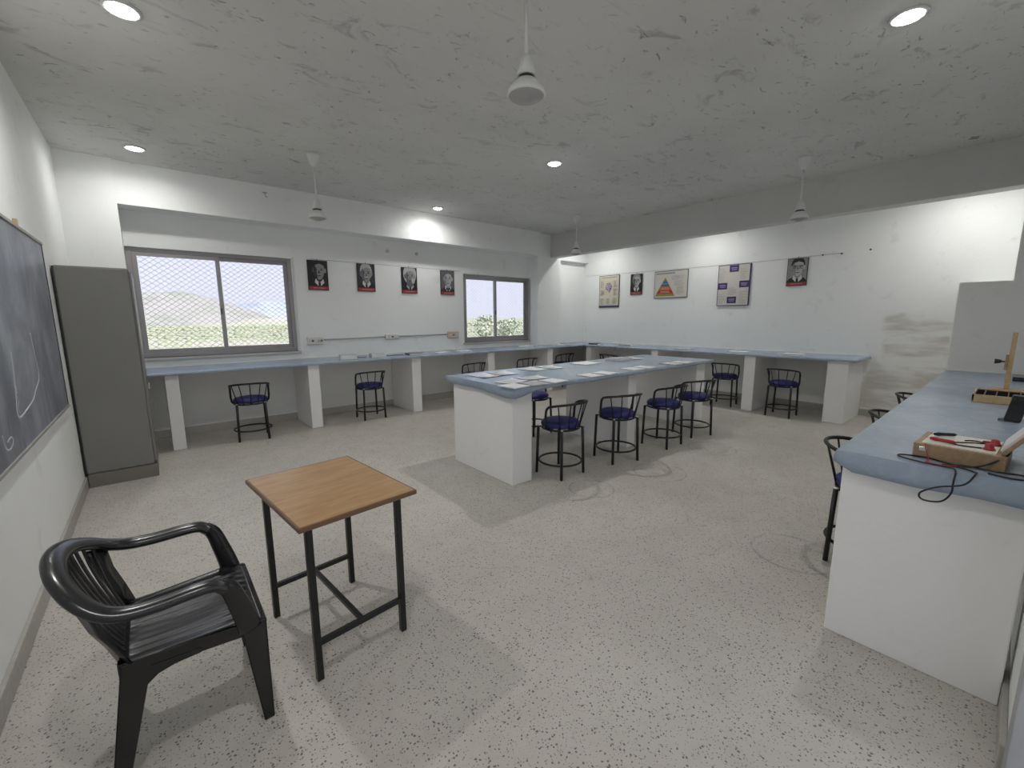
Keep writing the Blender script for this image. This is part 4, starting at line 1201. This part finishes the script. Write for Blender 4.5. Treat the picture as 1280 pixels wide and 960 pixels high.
# lid propped open against the wall side
lid = MB()
def slab(p0, p1, wx, th, m, mbx):
    """slab from p0 to p1 in the YZ plane, extending wx in X"""
    a, b = Vector(p0), Vector(p1); d = (b - a).normalized(); n = Vector((1, 0, 0)).cross(d).normalized() * th
    ex = Vector((wx, 0, 0))
    mbx.hexa([a, a + ex, b + ex, b, a + n, a + ex + n, b + ex + n, b + n], m)
slab((-0.14, -0.128, 0.066), (-0.14, -0.225, 0.215), 0.28, -0.014, M['kitwood'], lid)
lo = lid.build('lid', kit, 0.002)
l2 = MB(); slab((-0.125, -0.122, 0.075), (-0.125, -0.212, 0.214), 0.25, -0.012, M['whiteboard'], l2); l2.build('lid_lining', lo)

prb = thing('test_probe', 'red test probe lying across the cream kit panel', 'probe', (2.565, 0.162, RZ + 0.0762), R(75), 'test probes on the kit')
mb = MB(); mb.tube([(-0.045, 0, 0.0), (-0.035, 0, 0.0), (0.012, 0, 0.0), (0.02, 0, 0.0), (0.038, 0, 0)], [0.004, 0.0075, 0.0075, 0.009, 0.006], M['red'], 10); mb.build('grip', prb)
mb = MB(); mb.rod((0.038, 0, 0), (0.052, 0, 0), 0.002, M['chrome'], 6); mb.build('tip', prb)
prb2 = copy_tree(prb); prb2.location = (2.70, 0.165, RZ + 0.0762); prb2.rotation_euler = (0, 0, R(128)); prb2['label'] = 'black test probe lying across the cream kit panel'
for cc in prb2.children:
    if cc.name.startswith('grip'):
        cc.data = cc.data.copy(); cc.data.materials[0] = M['blackwire']

Z0 = RZ + 0.004
cable = thing('test_lead', 'tangled black test lead looping over the near edge of the right bench', 'cable', (2.45, 0.15, RZ))
def rel(p): return (p[0] - 2.45, p[1] - 0.15, p[2] - RZ)
XF = 2.325
pts = [(2.60, -0.02, 1.012), (2.52, -0.03, 1.008), (2.475, 0.02, Z0 + 0.02), (2.455, 0.08, Z0), (2.47, 0.14, Z0), (2.50, 0.20, Z0), (2.475, 0.275, Z0), (2.435, 0.27, Z0), (2.405, 0.20, Z0), (2.40, 0.13, Z0), (2.365, 0.10, Z0 + 0.002),
       (XF, 0.098, 0.905), (XF - 0.005, 0.10, 0.86), (XF - 0.005, 0.125, 0.82), (XF - 0.005, 0.175, 0.812), (XF - 0.005, 0.185, 0.838), (XF - 0.005, 0.14, 0.875), (XF, 0.07, 0.905), (2.36, 0.045, Z0 + 0.002), (2.40, 0.05, Z0), (2.43, 0.09, Z0), (2.425, 0.14, Z0), (2.45, 0.105, Z0), (2.47, 0.06, Z0 + 0.002), (2.455, -0.01, Z0 + 0.003), (2.47, -0.07, Z0 + 0.002), (2.43, -0.09, Z0), (2.405, -0.05, Z0), (2.42, 0.015, Z0)]
mb = MB(); mb.tube(smooth_path([rel(p) for p in pts], 7), 0.0034, M['blackwire'], 7); mb.build('black_wire', cable)
pts = [(2.50, 0.205, 1.004), (2.475, 0.20, 0.985), (2.455, 0.185, Z0), (2.425, 0.19, Z0), (2.415, 0.14, Z0), (2.43, 0.10, Z0 + 0.003)]
mb = MB(); mb.tube(smooth_path([rel(p) for p in pts], 6), 0.0022, M['redwire'], 6); o = mb.build('red_wire', cable); o['label'] = 'thin red wire'

tray = thing('specimen_tray', 'pale wooden tray with a row of dark compartments on the right bench', 'tray', (4.62, 0.02, RZ))
mb = MB(); x0, x1, y0, y1 = -0.20, 0.20, -0.135, 0.145
mb.box(x0, x1, y0, y1, 0, 0.008, M['lightwood']); mb.box(x0, x0 + 0.012, y0, y1, 0.008, 0.055, M['lightwood']); mb.box(x1 - 0.012, x1, y0, y1, 0.008, 0.055, M['lightwood'])
mb.box(x0, x1, y0, y0 + 0.012, 0.008, 0.055, M['lightwood']); mb.box(x0, x1, y1 - 0.012, y1, 0.008, 0.055, M['lightwood']); mb.build('box', tray, 0.002)
mb = MB(); mb.box(x0 + 0.014, x1 - 0.014, y0 + 0.014, y1 - 0.014, 0.0085, 0.045, M['velvet']); mb.build('lining', tray)
for k in range(1, 5):
    yy = y0 + (y1 - y0) * k / 5; mb = MB(); mb.box(x0 + 0.013, x1 - 0.013, yy - 0.003, yy + 0.003, 0.044, 0.052, M['desk_edge']); mb.build('divider', tray)

st = thing('wooden_stand', 'wooden upright stand with black clamp knob behind the compartment tray', 'stand', (5.12, 0.015, RZ))
mb = MB(); mb.box(-0.09, 0.09, -0.085, 0.085, 0, 0.03, M['lightwood']); mb.build('base', st, 0.003)
mb = MB(); mb.box(-0.012, 0.012, -0.014, 0.014, 0.03, 0.475, M['lightwood']); mb.build('upright', st, 0.002)
mb = MB(); mb.box(-0.02, 0.02, 0.013, 0.030, 0.18, 0.30, M['kitwood']); mb.build('clamp', st, 0.002)
mb = MB(); mb.tube([(0, 0.030, 0.245), (0, 0.048, 0.245), (0, 0.050, 0.245), (0, 0.085, 0.245)], [0.006, 0.006, 0.013, 0.020], M['black_metal'], 12); mb.build('knob', st)

hd = thing('lamp_holder', 'black slanting box-shaped holder standing on the right bench behind the wiring kit', 'holder', (3.76, -0.02, RZ))
mb = MB(); mb.hexa([(-0.035, -0.045, 0.0), (0.035, -0.045, 0.0), (0.035, 0.022, 0.0), (-0.035, 0.022, 0.0), (-0.035, -0.065, 0.15), (0.035, -0.065, 0.15), (0.035, 0.0, 0.155), (-0.035, 0.0, 0.155)], M['blackplastic']); mb.build('body', hd, 0.006)
mb = MB(); mb.box(-0.03, 0.03, 0.022, 0.042, 0.0, 0.012, M['p_mid']); mb.build('foot', hd, 0.003)
cs = thing('flat_case', 'flat black case lying at the wall behind the wooden stand', 'case', (6.2, -0.065, RZ))
mb = MB(); mb.box(-0.12, 0.12, -0.045, 0.055, 0, 0.026, M['blackplastic']); mb.build('base', cs, 0.006)
mb = MB(); mb.box(-0.12, 0.12, -0.045, 0.055, 0.027, 0.036, M['blackplastic']); mb.build('lid', cs, 0.004)

# ------------------------------------------------------------------ outside: plain, hill, mountain, trees
GZ = -5.0
mb = MB(); n = 60; V = []; F = []
for i in range(n + 1):
    for j in range(n + 1):
        x = -1500 + 5500 * i / n; y = 12 + 4500 * (j / n) ** 2
        V.append((x, y, GZ + 0.8 * mnoise.noise(Vector((x * 0.01, y * 0.01, 0)))))
for i in range(n):
    for j in range(n):
        a = i * (n + 1) + j; F.append((a, a + n + 1, a + n + 2, a + 1))
mb.faces(V, F, M['land'], True); struct(mb, 'terrain_outside', 'green and tan scrubland outside the windows')

def hill(name, label, cx, cy, rx, ry, hgt, m, seed, rough, n=60, sharp=1.0):
    mb = MB(); V = []; F = []
    for i in range(n + 1):
        for j in range(n + 1):
            u, v = i / n * 2 - 1, j / n * 2 - 1
            d = math.sqrt(u * u + v * v)
            e = max(0.0, math.cos(min(d, 1) * PI / 2)) ** sharp
            x, y = cx + u * rx, cy + v * ry
            z = GZ - 2 + hgt * e + rough * hgt * e * mnoise.fractal(Vector((u * 3 + seed, v * 3, seed)), 1.0, 2.0, 4)
            V.append((x, y, z))
    for i in range(n):
        for j in range(n):
            a = i * (n + 1) + j; F.append((a, a + n + 1, a + n + 2, a + 1))
    mb.faces(V, F, m, True); return struct(mb, name, label)
hill('hill_outside', 'rounded rocky hill seen through the wide window', 18, 620, 118, 160, 38.5, M['hill'], 3, 0.10)
hill('mountain_outside', 'mountain tinted pale blue as haze seen through the wide window', 560, 3000, 420, 500, 112, M['mountain'], 9, 0.22, sharp=1.25)
hill('ridge_outside', 'low rise of scrub at the foot of the hill', 160, 520, 260, 90, 9, M['land'], 5, 0.3)

# scrub: bushes nobody could count
mb = MB(); rr = random.Random(5)
for k in range(2200):
    y = rr.uniform(95, 420); x = y * rr.uniform(-0.06, 0.30) if k % 3 else y * rr.uniform(0.62, 0.98)
    s = rr.uniform(0.3, 0.8) * (0.6 + y / 260)
    seg = 7
    prof = [(0.05, 0), (1.0, 0.25), (0.95, 0.7), (0.55, 1.05), (0.03, 1.2)]
    V = []; F = []
    for (r, z) in prof:
        for q in range(seg):
            a = 2 * PI * q / seg; jr = r * s * rr.uniform(0.75, 1.2)
            V.append((x + jr * math.cos(a), y + jr * math.sin(a), GZ - 0.3 + z * s * rr.uniform(0.85, 1.1)))
    for i in range(len(prof) - 1):
        for q in range(seg): F.append((i * seg + q, i * seg + (q + 1) % seg, (i + 1) * seg + (q + 1) % seg, (i + 1) * seg + q))
    mb.faces(V, F, M['scrub'], True)
tag(mb.build('scrub_bushes'), 'scattered green scrub bushes on the plain outside', 'bushes', None, 'stuff')

def tree(x, y, hgt, rad, label, seed):
    t = thing('tree', label, 'tree', (x, y, GZ - 0.4), 0, 'trees outside the small window')
    rr = random.Random(seed)
    mb = MB(); mb.tube([(0, 0, 0), (0.1, 0, hgt * 0.4), (0, 0.1, hgt * 0.75)], [0.22, 0.15, 0.06], M['bark'], 8); mb.build('trunk', t)
    mb = MB()
    for k in range(520):
        a = rr.uniform(0, 2 * PI); q = rr.random() ** 0.5; zz = rr.uniform(-1, 1)
        lobe = 0.75 + 0.35 * mnoise.noise(Vector((math.cos(a) * 1.7, math.sin(a) * 1.7, zz * 2 + seed)))
        r = rad * q * math.sqrt(max(0.05, 1 - zz * zz * 0.8)) * lobe * 1.1
        c = Vector((r * math.cos(a), r * math.sin(a), hgt * 0.70 + zz * hgt * 0.30 * lobe))
        s = rr.uniform(0.16, 0.34)
        d1 = Vector((rr.uniform(-1, 1), rr.uniform(-1, 1), rr.uniform(-1, 1))).normalized() * s
        d2 = d1.cross(Vector((rr.uniform(-1, 1), rr.uniform(-1, 1), rr.uniform(-1, 1)))).normalized() * s * 0.6
        mb.faces([c - d1, c + d2, c + d1, c - d2], [(0, 1, 2, 3)], M['leaf'])
    mb.build('crown', t)
tree(46.0, 62, 7.6, 2.6, 'taller loose tree seen in the left pane of the small window', 1)
tree(52.5, 63, 7.2, 3.0, 'bushy tree seen in the middle of the right pane of the small window', 2)
tree(57.5, 70, 6.6, 2.6, 'bushy tree seen at the right edge of the small window', 3)
tree(43.0, 75, 6.4, 2.2, 'small tree seen low in the left pane of the small window', 4)

# ------------------------------------------------------------------ daylight
w = bpy.data.worlds.new('overcast_sky'); sc.world = w; w.use_nodes = True
nt = w.node_tree; bg = nt.nodes['Background']
tc = N(nt, 'ShaderNodeTexCoord'); sx = N(nt, 'ShaderNodeSeparateXYZ'); L(nt, tc.outputs['Generated'], sx.inputs[0])
cr = mixc(nt, ramp(nt, sx.outputs['Z'], 0.0, 0.5), (0.74, 0.745, 0.87), (0.62, 0.70, 0.95))
L(nt, cr, bg.inputs['Color']); bg.inputs['Strength'].default_value = 0.43
sun = bpy.data.lights.new('sun', 'SUN'); sun.energy = 4.2; sun.angle = R(6); sun.color = (1, 0.97, 0.92)
so = bpy.data.objects.new('sun', sun); COL.objects.link(so); so.rotation_euler = (R(37), 0, R(18))

# ------------------------------------------------------------------ camera
cam = bpy.data.cameras.new('camera'); co = bpy.data.objects.new('camera', cam); COL.objects.link(co)
yaw, pit, roll = 0.69996, -0.15526, -0.005753
f = Vector((math.sin(yaw) * math.cos(pit), math.cos(yaw) * math.cos(pit), math.sin(pit)))
r = f.cross(Vector((0, 0, 1))).normalized(); u = r.cross(f)
r2 = r * math.cos(roll) + u * math.sin(roll); u2 = -r * math.sin(roll) + u * math.cos(roll)
co.matrix_world = Matrix(((r2.x, u2.x, -f.x, 0), (r2.y, u2.y, -f.y, 0), (r2.z, u2.z, -f.z, 1.55), (0, 0, 0, 1)))
cam.sensor_fit = 'HORIZONTAL'; cam.sensor_width = 36.0; cam.lens = 531.04 * 36 / 1280
cam.clip_start = 0.03; cam.clip_end = 20000
sc.camera = co

sc.view_settings.view_transform = 'Standard'
sc.view_settings.look = 'None'
sc.view_settings.exposure = 1.65
sc.view_settings.gamma = 1.0
sc.view_settings.use_curve_mapping = False
sc.cycles.max_bounces = 10
sc.cycles.diffuse_bounces = 6
sc.cycles.use_denoising = True
